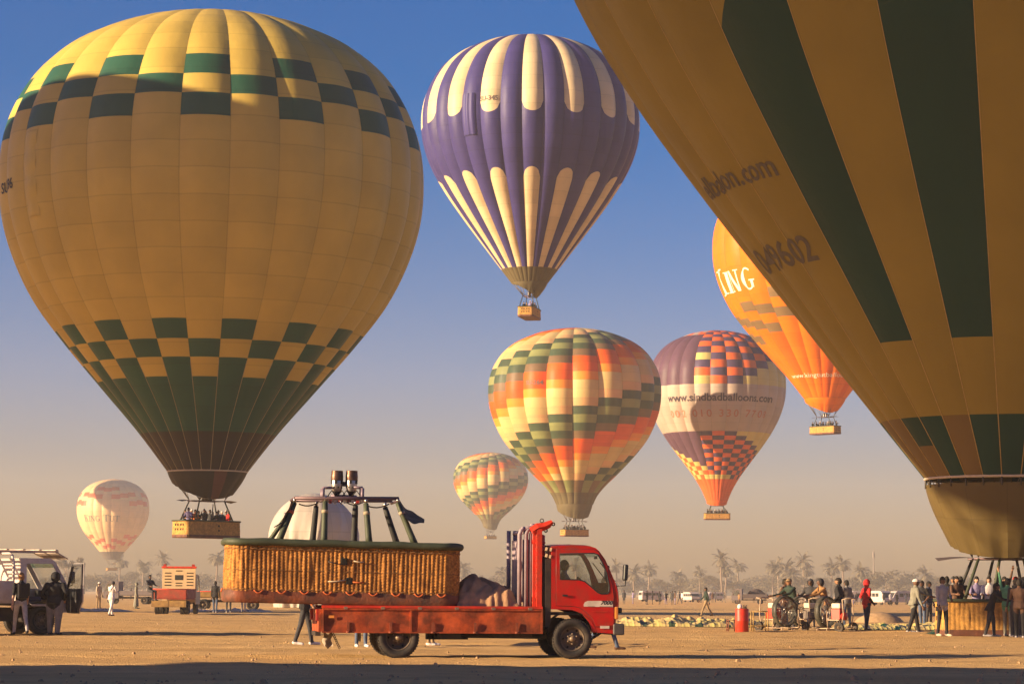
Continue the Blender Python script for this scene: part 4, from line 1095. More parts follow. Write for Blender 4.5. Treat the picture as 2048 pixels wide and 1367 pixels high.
for px in (673.5, 703.5):
    x = bxy(px, 0)[0]; zz = [bxy(px, y)[1] for y in (991, 984, 978, 972, 958, 956, 948, 938, 936)]
    M = Matrix.Translation((x, 0, 0))
    b = MB(); b.lathe([(0, zz[0]), (.05, zz[0]), (.055, zz[1]), (.08, zz[2]), (.09, zz[3])], 18, 0, M)
    bo = b.build('burner', W_DARK, bask)
    c = MB(); c.lathe([(.092, zz[2]), (.105, zz[3]), (.115, zz[4]), (.108, zz[5] + .01)], 20, 0, M)
    for k in range(6):
        a = 2 * PI * k / 6 + .3; c.box((x + .112 * math.cos(a), .112 * math.sin(a), zz[4] - .01), (.012, .045, .07), 1, Matrix.Rotation(a, 3, 'Z'))
    for k in range(8):
        a = 2 * PI * k / 8 + .2; c.box((x + .104 * math.cos(a), .104 * math.sin(a), zz[3] + .02), (.012, .022, .03), 1, Matrix.Rotation(a, 3, 'Z'))
    c.build('burner_can', [W_STEEL, W_HOLE], bo)
    c = MB(); c.lathe([(.112, zz[5]), (.122, zz[6]), (.108, zz[7]), (.085, zz[8]), (.07, zz[8] - .02), (.05, zz[7])], 20, 0, M)
    for k in range(7): c.lathe([(.113, zz[5] + .028 * k), (.127 - .003 * k, zz[5] + .012 + .028 * k), (.113, zz[5] + .024 + .028 * k)], 20, 0, M)
    c.build('burner_coil', COIL, bo)
    for q, sg_ in enumerate((-1, 1)):
        c = MB(); x3 = x + sg_ * .22
        c.tube([(x, -.05, zz[0] + .02), (x + sg_ * .10, -.08, zz[1] + .07), (x + sg_ * .18, -.1, zz[0] + .02), (x3, -.12, zz[0] - .10)], .012, 6); c.build('fuel_hose', W_BLACK, bo)
MB().box((bxy(688.5, 0)[0], 0, bxy(690, 963)[1]), (.10, .08, .09)).build('burner_clamp', W_DARK, bask)
vb = MB()
for k in range(9):
    x, z = bxy(655 + k * 9, 997 + (k * 7) % 5); vb.box((x, yn + .3 + .1 * ((k * 3) % 4), z), (.05, .06, .07), k % 2)
vb.tube([(bxy(678, 0)[0], yn + .2, bxy(690, 998)[1]), (bxy(681, 0)[0], yn + .2, bxy(690, 1007)[1])], .014, 6)
vb.build('valve_block', [W_STEEL, mat('valve_red', (.35, .03, .02), .4)], bask)
for a, b, s in (((596, 1006), (635, 1003), .05), ((728, 1008), (778, 1006), .06), ((688, 1001), (722, 1004), .05)):
    (xa2, z1), (xb2, z2) = bxy(*a), bxy(*b)
    MB().tube([(xa2 + (xb2 - xa2) * k / 6, yn - .02, z1 + (z2 - z1) * k / 6 - s * math.sin(PI * k / 6)) for k in range(7)], .013, 6).build('strap', W_BLACK, bask)
fl = MB()
def flap(u, v):
    px = 798 + 54 * u; py = 990 + 48 * u ** .8 + 3 * math.sin(u * 6)
    x, z = bxy(px, py); w = .30 * math.sin(PI * (.12 + .8 * u)) ** .7
    return (x - .03 * v, yn + .1 - w * (v - .5) * 2.2, z - .26 * math.sin(PI * (.15 + .8 * u)) ** .8 * v + .01 * math.sin(v * 9 + u * 14))
fl.grid(flap, 20, 8); fl.build('canvas_flap', mat('canvas', (.17, .115, .065), .8, .3, 6, .4, 25), bask)
fl = MB()
fl.grid(lambda u, v: (lambda p: (p[0] - .05 * v * (1 - u), yn + .05 - .12 * v, p[1]))(bxy(585 - 20 * u ** 1.2 - 8 * v * u, 1000 + 52 * u + 3 * math.sin(u * 8))), 14, 4); fl.build('canvas_flap', mat('canvas', (.17, .115, .065), .8, .3, 6, .4, 25), bask)
MB().tube([(bxy(544, 0)[0], -.70, bxy(690, 1057)[1]), (bxy(560, 0)[0], -.72, bxy(690, 1047)[1])], .012, 6).build('tie_cord', W_DARK, bask)
# ------------------------------------------------------------------ ground
def graded(lo, hi, a, b, step, grow):
    xs = [a]
    while xs[-1] < b: xs.append(xs[-1] + step)
    s = step
    while xs[-1] < hi: s *= grow; xs.append(xs[-1] + s)
    s = step; left = [a]
    while left[-1] > lo: s *= grow; left.append(left[-1] - s)
    return left[:0:-1] + xs
gx = graded(-6000, 6000, -22, 24, .22, 1.12); gy = graded(-400, 9000, 27, 100, .22, 1.045)
def gh(x, y):
    if y > 400 or abs(x) > 200: return 0.0
    f = min(1, max(0, (400 - y) / 250))
    # pressed vehicle ruts that run roughly across the view
    rut = 0
    for (y0, sl, w, d) in ((39.3, .03, .22, .030), (40.9, .03, .22, .030), (43.2, -.12, .2, .03), (44.8, -.12, .2, .03), (47.5, .16, .2, .025), (49.0, .16, .2, .025), (58, -.2, .22, .03), (59.6, -.2, .22, .03), (71, .1, .25, .03), (72.7, .1, .25, .03), (52.5, -.02, .2, .028), (54.1, -.02, .2, .028), (64, .05, .25, .03), (65.6, .05, .25, .03), (82, .0, .3, .04), (84, .0, .3, .04), (110, .04, .5, .05), (118, .02, .5, .05)):
        q = (y - y0 - sl * x - .8 * math.sin(x * .05 + y0)) / w
        if abs(q) < 4: rut += -1.7 * d * math.exp(-q * q) + d * math.exp(-(abs(q) - 1.9) ** 2 * 2)
    n = mnoise.noise(Vector((x * .10, y * .20, 0))) * .05 + mnoise.noise(Vector((x * .45, y * .9, 3))) * .028 + mnoise.noise(Vector((x * 1.6, y * 1.9, 7))) * .020
    return f * (n + rut)
gm = MB(); W_ = len(gx)
gm.add([(x, y, gh(x, y)) for y in gy for x in gx], [(j*W_+i, j*W_+i+1, (j+1)*W_+i+1, (j+1)*W_+i) for j in range(len(gy)-1) for i in range(W_-1)], 0, True)
gmat = bpy.data.materials.new('desert_sand'); n, l, b = _nodes(gmat)
b.inputs['Roughness'].default_value = .95; b.inputs['Specular IOR Level'].default_value = .1
geo = n.new('ShaderNodeNewGeometry')
def noz(scale, det, vec=(1, 1, 1), rough=.6):
    mp = n.new('ShaderNodeMapping'); mp.inputs['Scale'].default_value = vec; l.new(geo.outputs['Position'], mp.inputs[0])
    z = n.new('ShaderNodeTexNoise'); z.inputs['Scale'].default_value = scale; z.inputs['Detail'].default_value = det; z.inputs['Roughness'].default_value = rough
    l.new(mp.outputs[0], z.inputs['Vector']); return z.outputs['Fac']
def ramp(f, a, b_, c0, c1):
    m = n.new('ShaderNodeMapRange'); m.inputs[1].default_value = a; m.inputs[2].default_value = b_; l.new(f, m.inputs[0])
    x = n.new('ShaderNodeMix'); x.data_type = 'RGBA'; l.new(m.outputs[0], x.inputs[0])
    for k, c in ((6, c0), (7, c1)):
        if isinstance(c, tuple): x.inputs[k].default_value = (*c, 1)
        else: l.new(c, x.inputs[k])
    return x.outputs[2]
c = ramp(noz(.16, 6, (.5, 1, 1)), .35, .65, (.76, .49, .205), (.65, .40, .16))
c = ramp(noz(.30, 7, (.12, 1, 1), .65), .46, .66, c, (.56, .335, .13))
c = ramp(noz(1.3, 8, (.45, 1, 1), .7), .50, .72, c, (.50, .295, .12))
c = ramp(noz(9, 6, (.6, 1, 1), .75), .58, .75, c, (.28, .17, .085))
c = ramp(noz(22, 3), .66, .74, c, (.66, .45, .24))
l.new(c, b.inputs['Base Color'])
bp = n.new('ShaderNodeBump'); bp.inputs['Strength'].default_value = .9; bp.inputs['Distance'].default_value = .06
ad = n.new('ShaderNodeMath'); ad.operation = 'ADD'; l.new(noz(7, 8, (.6, 1, 1), .7), ad.inputs[0]); l.new(noz(30, 4), ad.inputs[1])
l.new(ad.outputs[0], bp.inputs['Height']); l.new(bp.outputs[0], b.inputs['Normal'])
tag(gm.build('ground', gmat), 'flat sandy launch field with tyre ruts', None, None, 'structure')
# loose stones
rs = random.Random(11); st = MB()
for k in range(900):
    y = 32 + 75 * rs.random() ** 1.7; x = rs.uniform(-.24, .26) * y; r = rs.uniform(.012, .045) * (1.8 if rs.random() < .06 else 1)
    z = gh(x, y); a = rs.uniform(0, 6)
    vs = [(x + r * math.cos(a + 2*PI*q/5) * rs.uniform(.7, 1.2), y + r * math.sin(a + 2*PI*q/5) * rs.uniform(.7, 1.2), z - .01) for q in range(5)]
    vs += [(x + .5*(v[0]-x), y + .5*(v[1]-y), z + r * rs.uniform(.5, .9)) for v in vs]
    st.add(vs, [(q, (q+1) % 5, 5+(q+1) % 5, 5+q) for q in range(5)] + [(5, 6, 7, 8, 9)])
tag(st.build('stones', mat('stone', (.36, .22, .11), .9, .3, 30)), 'small pebbles scattered over the sand', 'stones', None, 'stuff')

# ------------------------------------------------------------------ palms, trees and mast on the far edge
BARK = mat('palm_bark', (.20, .14, .095), .9, .3, 4)
FROND = mat('palm_leaf', (.15, .12, .075), .7, .3, 2)  # both leaf tones are dusty and paled further in place of thicker haze
LEAF = mat('tree_leaf', (.15, .12, .075), .7, .35, .8)
def palm_mesh(seed, h=10.0, full=1.0):
    r = random.Random(seed); lean = r.uniform(-.06, .06)
    t = MB(); pts = [(lean * h * (k / 8) ** 1.6, .1 * math.sin(k), h * k / 8) for k in range(9)]
    t.tube(pts, [.30 - .012 * k + .03 * (k % 2) for k in range(9)], 8)
    tm = t.mesh('trunk', BARK); f = MB(); top = Vector(pts[-1])
    nf = int(40 * full)
    for k in range(nf):
        az = 2 * PI * k / nf * 3.2 + r.uniform(-.2, .2); el = rad(r.uniform(-45, 78)); L = r.uniform(2.7, 3.8) * (1 if el > -.3 else .75)
        d = Vector((math.cos(az) * math.cos(el), math.sin(az) * math.cos(el), math.sin(el))); p = top.copy(); prev = p.copy(); nseg = 9
        sd = Vector((-math.sin(az), math.cos(az), 0))
        for q in range(nseg):
            d = (d + Vector((0, 0, -.115 - .03 * q * .3))).normalized(); p = prev + d * (L / nseg)
            w = .05
            f.add([prev - sd * w, prev + sd * w, p + sd * w, p - sd * w], [(0, 1, 2, 3)])
            if q:
                ll = .75 * math.sin(PI * (q + .8) / (nseg + 1)) + .15
                for s in (-1, 1):
                    for e in (0, .5):
                        a0 = prev.lerp(p, e); tip = a0 + sd * s * ll * .75 + d * ll * .5 + Vector((0, 0, -.30 * ll + r.uniform(-.08, .08)))
                        f.add([a0 - d * .10, a0 + d * .16, tip], [(0, 1, 2)])
            prev = p.copy()
    return tm, f.mesh('crown', FROND), h
PALMS = [palm_mesh(s, h, fl) for s, h, fl in ((1, 10, 1), (2, 8.5, 1.15), (3, 11, .85), (4, 7, 1.2))]
def tree_mesh(seed, w=4.5, h=6.5, flat=False):
    r = random.Random(seed); t = MB(); f = MB()
    t.tube([(0, 0, 0), (.1, 0, h * .25), (.0, .1, h * .5)], [.3, .22, .14], 7)
    blobs = []
    for k in range(15):
        a = r.uniform(0, 2*PI); d = w * math.sqrt(r.random()) * .75; z = h * (r.uniform(.72, .9) if flat else r.uniform(.3, .86))
        c = Vector((d * math.cos(a), d * math.sin(a), z)); blobs.append((c, r.uniform(.9, 1.7) * (.75 if flat else 1)))
        t.tube([(.03, .03, h * .35), c * .5 + Vector((0, 0, h * .22)), c], [.12, .07, .03], 5)
    for c, rr in blobs:
        for k in range(110):
            v = Vector((r.gauss(0, 1), r.gauss(0, 1), r.gauss(0, .75))); v = v.normalized() * rr * r.random() ** .4; v.z *= .55 if flat else .85
            p = c + v; n1 = Vector((r.gauss(0, 1), r.gauss(0, 1), r.gauss(0, 1))).normalized(); n2 = n1.orthogonal().normalized(); s = r.uniform(.12, .3)
            f.add([p - n1 * s, p + n2 * s * .6, p + n1 * s, p - n2 * s * .6], [(0, 1, 2, 3)])
    return t.mesh('trunk', BARK), f.mesh('crown', LEAF), h
TREES = [tree_mesh(10), tree_mesh(11, 5.5, 7), tree_mesh(12, 4, 5.5), tree_mesh(13, 6, 7.5, True)]
def plant_at(kind, meshes, px, top_y, Y, label, cat, group, rz=0.0, squash=1.0):
    p = at(px, top_y, Y); s = max(.4, p.z / (meshes[2] + (1.6 if kind == 'palm_tree' else .6)))
    o = empty(kind, (p.x, Y, 0), rz, label, cat, group); o.scale = (s * squash, s * squash, s)
    link('trunk', meshes[0], o); link('crown', meshes[1], o); return o
PAL = [(240, 1111, 0), (286, 1121, 1), (327, 1107, 2), (433, 1101, 0), (922, 1124, 3), (1040, 1122, 1), (1152, 1118, 0), (1158, 1140, 3), (1233, 1123, 2), (1268, 1134, 3), (1297, 1128, 1), (1358, 1141, 3), (1400, 1134, 0),
       (1443, 1105, 2), (1451, 1127, 1), (1477, 1120, 0), (1545, 1124, 1), (1556, 1117, 0), (1572, 1124, 3), (1608, 1110, 2), (1613, 1128, 1), (1662, 1123, 1), (1687, 1115, 0), (1724, 1131, 1), (1583, 1138, 3), (1850, 1136, 3), (480, 1128, 3), (745, 1120, 1), (880, 1128, 2), (1008, 1132, 3)]
rr = random.Random(5)
for px, ty, k in PAL:
    plant_at('palm_tree', PALMS[k], px, ty, rr.uniform(1050, 1200), ('hazy date palm of middling height on the far edge of the field', 'hazy short full headed date palm on the far edge of the field', 'hazy tall slender date palm with thin head on the far edge', 'hazy low squat date palm on the far edge of the field')[k], 'palm', 'date palms on the far edge', rr.uniform(0, 6))
tm = plant_at('acacia_tree', TREES[3], 140, 1104, 900, 'flat crowned hazy tree rising behind the white truck with open door', 'tree', None, .7, .62)
px = -60
while px < 2120:
    ty = 1147 + rr.uniform(-8, 9) - (7 if 1720 < px < 1900 else 0) + (-6 if px < 520 else 0)
    tk = rr.randrange(3)
    plant_at('leafy_tree', TREES[tk], px, ty, rr.uniform(1100, 1300), ('hazy round bushy tree in the row on the far edge', 'hazy broad spreading tree in the row on the far edge', 'hazy small low tree in the row on the far edge')[tk], 'tree', 'bushy trees on the far edge', rr.uniform(0, 6), rr.uniform(1.1, 1.6))
    px += rr.uniform(20, 34)
mp_ = at(1747, 1098, 1150); mst = empty('radio_mast', (mp_.x, 1150, 0), 0, 'thin hazy mast with a small head above the tree line', 'mast')
m_ = MB(); m_.tube([(0, 0, 0), (0, 0, mp_.z - 2)], [.42, .30], 8); m_.build('pole', mat('pale_concrete', (.22, .18, .15), .9), mst)
m_ = MB(); m_.lathe([(.3, mp_.z - 4.2), (.6, mp_.z - 3.6), (.6, mp_.z - 1.8), (.3, mp_.z - 1.2), (.1, mp_.z)], 10); m_.build('head', mat('pale_concrete', (.35, .29, .24), .9), mst)

# ------------------------------------------------------------------ cold balloon being filled, seen behind the loaded basket
def dome_mesh(R, Hh_, seed=1):
    mb = MB(); mb.uv = []
    def fn(u, v):
        a = 2 * PI * u; t = v
        r = R * math.sin(PI * .5 * min(1, t / .55)) * (1 if t < .55 else 1 - .10 * ((t - .55) / .45) ** 2)
        z = Hh_ - .40 * Hh_ * (1 - math.cos(PI * .5 * t / .55)) if t < .55 else Hh_ * .60 * (1 - (t - .55) / .45)
        fold = max(0, (t - .15)) * (.30 * abs(math.sin(a * 4.5 + 2.2 * t + 1.2 * math.sin(t * 3 + a * 2))) - .16 * abs(mnoise.noise(Vector((math.cos(a) * 3, math.sin(a) * 3, t * 1.5)))) + .06 * math.sin(a * 31 + 6 * t) * max(0, t - .45))
        mb.uv.append((u * 12, v * 6))
        rr_ = r * (1 - .85 * fold)
        return (rr_ * math.cos(a), rr_ * math.sin(a), max(z, .02))
    mb.grid(fn, 220, 60, 0, True, True)
    return mb.mesh('envelope', cloth('white'))
dp = at(626, 1186, 200); dm = dome_mesh(3.75, (1186 - 989) / FPX * 200 + CAM_H)
o = link('filling_balloon', dm); o.location = (dp.x, 200, 0)
tag(o, 'white half filled balloon envelope bulging up behind the loaded basket', 'balloon')
dm2 = dome_mesh(8.6, 10.5, 2)
o = link('filling_balloon', dm2); o.location = (-27.5, 23.0, 0)  # unseen dome left of the frame, added so its shadow crosses the foreground
tag(o, 'unseen large white half filled balloon added to shade the foreground sand', 'balloon')

# ------------------------------------------------------------------ limp cloth lying on the sand
def limp(label, X0, X1, Y, depth, hmax, cols, seed):
    rnd = random.Random(seed); mb = MB(); mb.uv = []
    nu, nv = 150, 40
    def fn(u, v):
        x = X0 + (X1 - X0) * u; y = Y + depth * (v - .5) + .4 * math.sin(u * 5 + seed)
        edge = min(1, min(u, 1 - u) * 8) ** .6 * math.sin(PI * v) ** .5
        z = hmax * edge * (.30 + .75 * abs(mnoise.noise(Vector((x * .7, y * .5, seed)))) + .5 * abs(mnoise.noise(Vector((x * 2.3, y * 1.6, seed + 4)))) + .25 * mnoise.noise(Vector((x * 6, y * 5, seed))))
        mb.uv.append((u * 30, v * 3)); return (x, y, max(.0, z) + .015)
    mb.grid(fn, nu, nv)
    for k in range(len(mb.m)):
        x, y = k % nu, k // nu
        q = mnoise.noise(Vector((x * .09, y * .16, seed * 3.1)))
        mb.m[k] = 2 if q > .40 else (1 if q < -.10 else 0)
    o = mb.build('limp_envelope', [cloth(c) for c in cols]); return tag(o, label, 'balloon cloth')
limp('limp pale yellow balloon cloth spread on the sand behind the red drum', 3.9, 11.0, 97, 4.5, .42, ('butter', 'lemon', 'moss'), 2)
limp('limp yellow and green balloon cloth on the sand between red hooded person and grounded basket', 12.2, 17.6, 92, 3.6, .28, ('lemon', 'butter', 'green'), 5)
limp('thin white cloth strips lying on the sand behind the white dressed walker', -30.5, -23.5, 150, 5, .22, ('sand', 'ivory', 'tan'), 9)
limp('pale cloth lying on the sand past the loaded basket end', -21.5, -15.2, 155, 5, .2, ('sand', 'ivory', 'slate'), 12)
limp('dark green cloth roll lying beside the grounded basket', 13.9, 16.0, 80.6, .9, .22, ('green', 'khaki', 'soot'), 14)
sm = MB(); sm.lathe([(1.1, 0), (.9, .22), (.5, .42), (.1, .5), (0, .5)], 14, 0, Matrix.Translation((17.6, 116, 0)) @ Matrix.Diagonal((1.1, .8, 1, 1)))
tag(sm.build('sand_mound', mat('mound_sand', (.42, .27, .14), .95, .2, 5, .5, 20)), 'small mound of sand past the red hooded person', 'mound')

# ------------------------------------------------------------------ vehicles around the field
WHITE = mat('white_paint', (.60, .54, .50), .4, .08, 3, dirt=(.36, .26, .19), dscale=3, damt=.5, coat=.2)
CREAM = mat('cream_paint', (.66, .48, .26), .45, .1, 3, dirt=(.40, .24, .12), dscale=3, damt=.5)
OLIVE = mat('ochre_paint', (.34, .20, .06), .5, .15, 4, dirt=(.16, .09, .04), dscale=3, damt=.6)
DULL = mat('dull_grey', (.16, .13, .13), .6, .1, 4)
DGLASS = mat('dark_glass', (.03, .035, .04), .12, .05, 4, spec=.6)
def minibus(label, px, gy_, yaw, m=WHITE, L=4.6, Hh_=2.0, W=1.75, cat='minibus'):
    g = gnd(px, gy_); root = empty('minibus', (g.x, g.y, 0), yaw, label, cat, 'vehicles parked across the field')
    pr = [(-L/2, .35), (L/2 - .05, .35), (L/2, .75), (L/2 - .12, 1.02), (L/2 - .62, Hh_ - .25), (L/2 - .95, Hh_ - .02), (0, Hh_), (-L/2 + .2, Hh_ - .02), (-L/2, Hh_ - .3)]
    bevel(MB().prism(pr, -W/2, W/2).build('body', m, root), .06, 2)
    for s in (-1, 1):
        for k in range(4):
            x = -L/2 + .35 + k * .85
            MB().box((x + .36, s * (W/2 + .003), Hh_ * .70), (.72, .02, Hh_ * .25)).build('side_window', DGLASS, root)
        for x in (-L/2 + .85, L/2 - .85): make_wheel(root, x, s * (W/2 - .1), r=.31, w=.2, face=-s, dish=.04)
        MB().box((L/2 - .02, s * (W/2 - .22), .78), (.06, .26, .18)).build('headlight', mat('lamp_glass', (.7, .62, .5), .15), root)
    a, b_ = Vector((L/2 - .10, 0, 1.08)), Vector((L/2 - .60, 0, Hh_ - .28)); mid = (a + b_) / 2
    MB().box((mid.x + .03, 0, mid.z), (.02, W - .25, (b_ - a).length), 0, Matrix.Rotation(math.atan2((b_ - a).x, (b_ - a).z), 3, 'Y')).build('windscreen', DGLASS, root)
    MB().box((-L/2 - .004, 0, Hh_ * .72), (.02, W - .35, Hh_ * .26)).build('rear_window', DGLASS, root)
    MB().box((L/2, 0, .45), (.12, W - .05, .16)).build('bumper', DULL, root)
    return root
def lorry(label, px, gy_, yaw, cabm, bedm, load=None, cat='truck', tall=.5, rear_slots=False, L=5.2, railm=None):
    """small flatbed lorry, x forward"""
    g = gnd(px, gy_); root = empty('flatbed_lorry', (g.x, g.y, 0), yaw, label, cat, 'vehicles parked across the field')
    W = 1.9; x0, xc = -L/2, L/2 - 1.5
    pr = [(xc, .55), (L/2, .55), (L/2 + .03, 1.15), (L/2 - .35, 2.10), (L/2 - .6, 2.2), (xc, 2.2)]
    wn_ = [(xc + .35, 1.25), (L/2 - .12, 1.25), (L/2 - .42, 2.0), (xc + .35, 2.0)]
    for s in (-1, 1):
        sd = MB().prism(pr, s * (W/2 - .05), s * W/2, 0, (wn_,)).build('cab_side', cabm, root)
        MB().prism(wn_, s * (W/2 - .03), s * (W/2 - .02)).build('side_window', GLASS, sd)
    cb = MB(); cb.box((xc + .02, 0, 1.55), (.04, W - .1, 1.3)); cb.box((xc + .45, 0, 2.19), (.9, W - .1, .04)); cb.box((L/2 - .0, 0, .86), (.05, W - .1, .6)); cb.box((xc + .7, 0, .8), (1.4, W - .12, .3)); cb.build('cab_body', cabm, root)
    ws_ = MB(); ws_.box((L/2 - .17, 0, 1.63), (.02, W - .2, 1.0), 0, Matrix.Rotation(-.37, 3, 'Y')); ws_.build('windscreen', GLASS, root)
    ch_ = MB()
    for y in (-.4, .4): ch_.box((0, y, .62), (L - .3, .1, .18))
    ch_.build('chassis', CHASSIS, root)
    bx = (x0 + xc - .1) / 2; bl_ = xc - .1 - x0
    MB().box((bx, 0, .86), (bl_, W - .06, .08)).build('deck', bedm, root)
    for s in (-1, 1): MB().box((bx, s * (W/2), .9 + tall/2), (bl_, .05, tall)).build('side_board', bedm, root)
    MB().box((x0, 0, .9 + tall/2), (.05, W - .06, tall)).build('tail_board', bedm, root)
    if railm:
        for s in (-1, 1): MB().tube([(x0, s * W/2, .92 + tall), (xc - .1, s * W/2, .92 + tall)], .035, 6).build('rail', railm, root)
        MB().tube([(x0, -W/2, .92 + tall), (x0, W/2, .92 + tall)], .035, 6).build('rail', railm, root)
    for s in (-1, 1):
        make_wheel(root, L/2 - .75, s * (W/2 - .12), r=.37, face=-s); make_wheel(root, -L/2 + 1.1, s * (W/2 - .12), r=.37, face=-s, dish=.12); make_wheel(root, -L/2 + 1.1, s * (W/2 - .38), r=.37, face=-s, dish=.12)
    return root
# white flatbed at left, door open towards the viewer
wt_g = gnd(84, 1268); WYAW = rad(36)
wt = empty('flatbed_truck', (wt_g.x, wt_g.y, 0), WYAW, 'white flatbed truck with its cab door standing open', 'truck')
wt_off = Matrix.Translation((0, .9, 0))
W9 = .9
wside = [(.85, .62), (.87, 1.0), (.80, 1.32), (.36, 2.06), (.22, 2.14), (-.72, 2.14), (-.72, .95), (-.45, .92), (-.30, .80), (.32, .80), (.40, .62)]
wwin = [(.66, 1.30), (.26, 1.98), (-.50, 1.98), (-.50, 1.30)]
for y0, y1 in ((0, .05), (1.75, 1.8)):
    hole = [(.70, .86), (.68, 1.30), (.28, 2.0), (-.52, 2.0), (-.52, .98), (-.36, .86)] if y0 == 0 else wwin
    MB().prism(wside, y0, y1, 0, (hole,)).build('cab_side', WHITE, wt)
MB().prism(wwin, 1.77, 1.78).build('side_window', GLASS, wt)
x_ = MB(); x_.box((-.70, .9, 1.55), (.05, 1.7, 1.2)); x_.box((-.25, .9, 2.13), (.95, 1.72, .04)); x_.box((.85, .9, .98), (.06, 1.7, .66)); x_.build('cab_body', WHITE, wt)
MB().box((0, .9, .84), (1.5, 1.68, .06)).build('cab_floor', CHASSIS, wt)
x_ = MB(); x_.box((.60, .9, 1.70), (.02, 1.62, .86), 0, Matrix.Rotation(-.54, 3, 'Y')); wso = x_.build('windscreen', GLASS, wt)
x_ = MB(); x_.box((.39, .9, 1.985), (.02, 1.60, .20), 0, Matrix.Rotation(-.54, 3, 'Y')); x_.build('sun_band', GREENBAND, wso)
MB().box((-.10, 1.775, 1.93), (.75, .012, .10)).build('sun_band', GREENBAND, wt)
for y in (.45, 1.3):
    s_ = MB(); s_.box((-.2, y, 1.0), (.5, .5, .14)); s_.box((-.48, y, 1.3), (.12, .5, .55)); bevel(s_.build('seat', SEATM, wt), .04)
x_ = MB(); x_.box((.66, .9, 1.12), (.24, 1.6, .26)); x_.build('dashboard', TRIM, wt)
# open door, hinged at its front edge
dpoly = [(0, .78), (-.02, 1.28), (-.42, 2.0), (-1.16, 2.0), (-1.16, .95), (-1.02, .82), (-.9, .62), (-.12, .62)]
dwin = [(-.10, 1.30), (-.45, 1.93), (-1.10, 1.93), (-1.10, 1.30)]
d_ = bevel(MB().prism(dpoly, -.03, .03, 0, (dwin,)).build('door', mat('door_lining', (.05, .045, .05), .6), wt), .01)
d_.location = (.72, -.02, 0); d_.rotation_euler = (0, 0, rad(86))
MB().prism(dwin, -.005, .005).build('door_window', GLASS, d_)
MB().box((-.58, .032, 1.13), (1.05, .006, .3)).build('arm_rest', TRIM, d_)
tr_ = MB(); tr_.tube([(p[0], -.033, p[1]) for p in dpoly], .018, 6, closed=True); tr_.build('door_edge', WHITE, d_)
x_ = bevel(MB().box((.80, -.20, 1.62), (.10, .18, .34)).build('mirror', TRIM, wt), .03)
MB().tube([(.78, 0, 1.36), (.80, -.2, 1.40), (.80, -.2, 1.5)], .014, 6).build('mirror_arm', TRIM, wt)
make_wheel(wt, 0, .12, r=.40, face=1); make_wheel(wt, 0, 1.68, r=.40, face=-1)
for y in (.12, .38): make_wheel(wt, -2.75, y, r=.40, face=1, dish=.14)
make_wheel(wt, -2.75, 1.68, r=.40, face=-1, dish=.14)
x_ = MB(); x_.box((-1.6, .5, .66), (4.4, .1, .2)); x_.box((-1.6, 1.3, .66), (4.4, .1, .2)); x_.box((-1.2, .35, .55), (.9, .4, .35)); x_.tube([(0, .2, .4), (0, 1.6, .4)], .07, 8); x_.tube([(-2.75, .2, .4), (-2.75, 1.6, .4)], .07, 8); x_.build('chassis', CHASSIS, wt)
MB().box((-2.45, .9, .92), (3.1, 1.85, .08)).build('deck', WHITE, wt)
for y in (-.03, 1.83): bevel(MB().box((-2.45, y, 1.22), (3.1, .05, .58)).build('side_board', WHITE, wt), .01)
for x in (-.92, -1.7, -2.6, -3.6):
    MB().tube([(x, 0, .95), (x, 0, 2.05), (x, .12, 2.22), (x, .3, 2.28), (x, 1.5, 2.28), (x, 1.68, 2.22), (x, 1.8, 2.05), (x, 1.8, .95)], .04, 8).build('hoop', WHITE, wt)
rk = MB()
for y in (0.15, .9, 1.65): rk.box((-1.6, y, 2.345), (4.2, .09, .05))
for k in range(9): rk.box((-3.6 + k * .5, .9, 2.39), (.08, 1.75, .03))
rk.build('roof_rack', mat('rack_wood', (.45, .36, .30), .7, .25, 5), wt)
vz = MB(); vz.add([(.45, .1, 2.34), (.45, 1.7, 2.34), (.80, 1.7, 2.16), (.80, .1, 2.16), (.45, .1, 2.31), (.45, 1.7, 2.31), (.80, 1.7, 2.13), (.80, .1, 2.13)], [(0, 3, 2, 1), (4, 5, 6, 7), (0, 1, 5, 4), (1, 2, 6, 5), (2, 3, 7, 6), (3, 0, 4, 7)]); vz.build('sun_visor', mat('rack_wood', (.45, .36, .30), .7, .25, 5), wt)

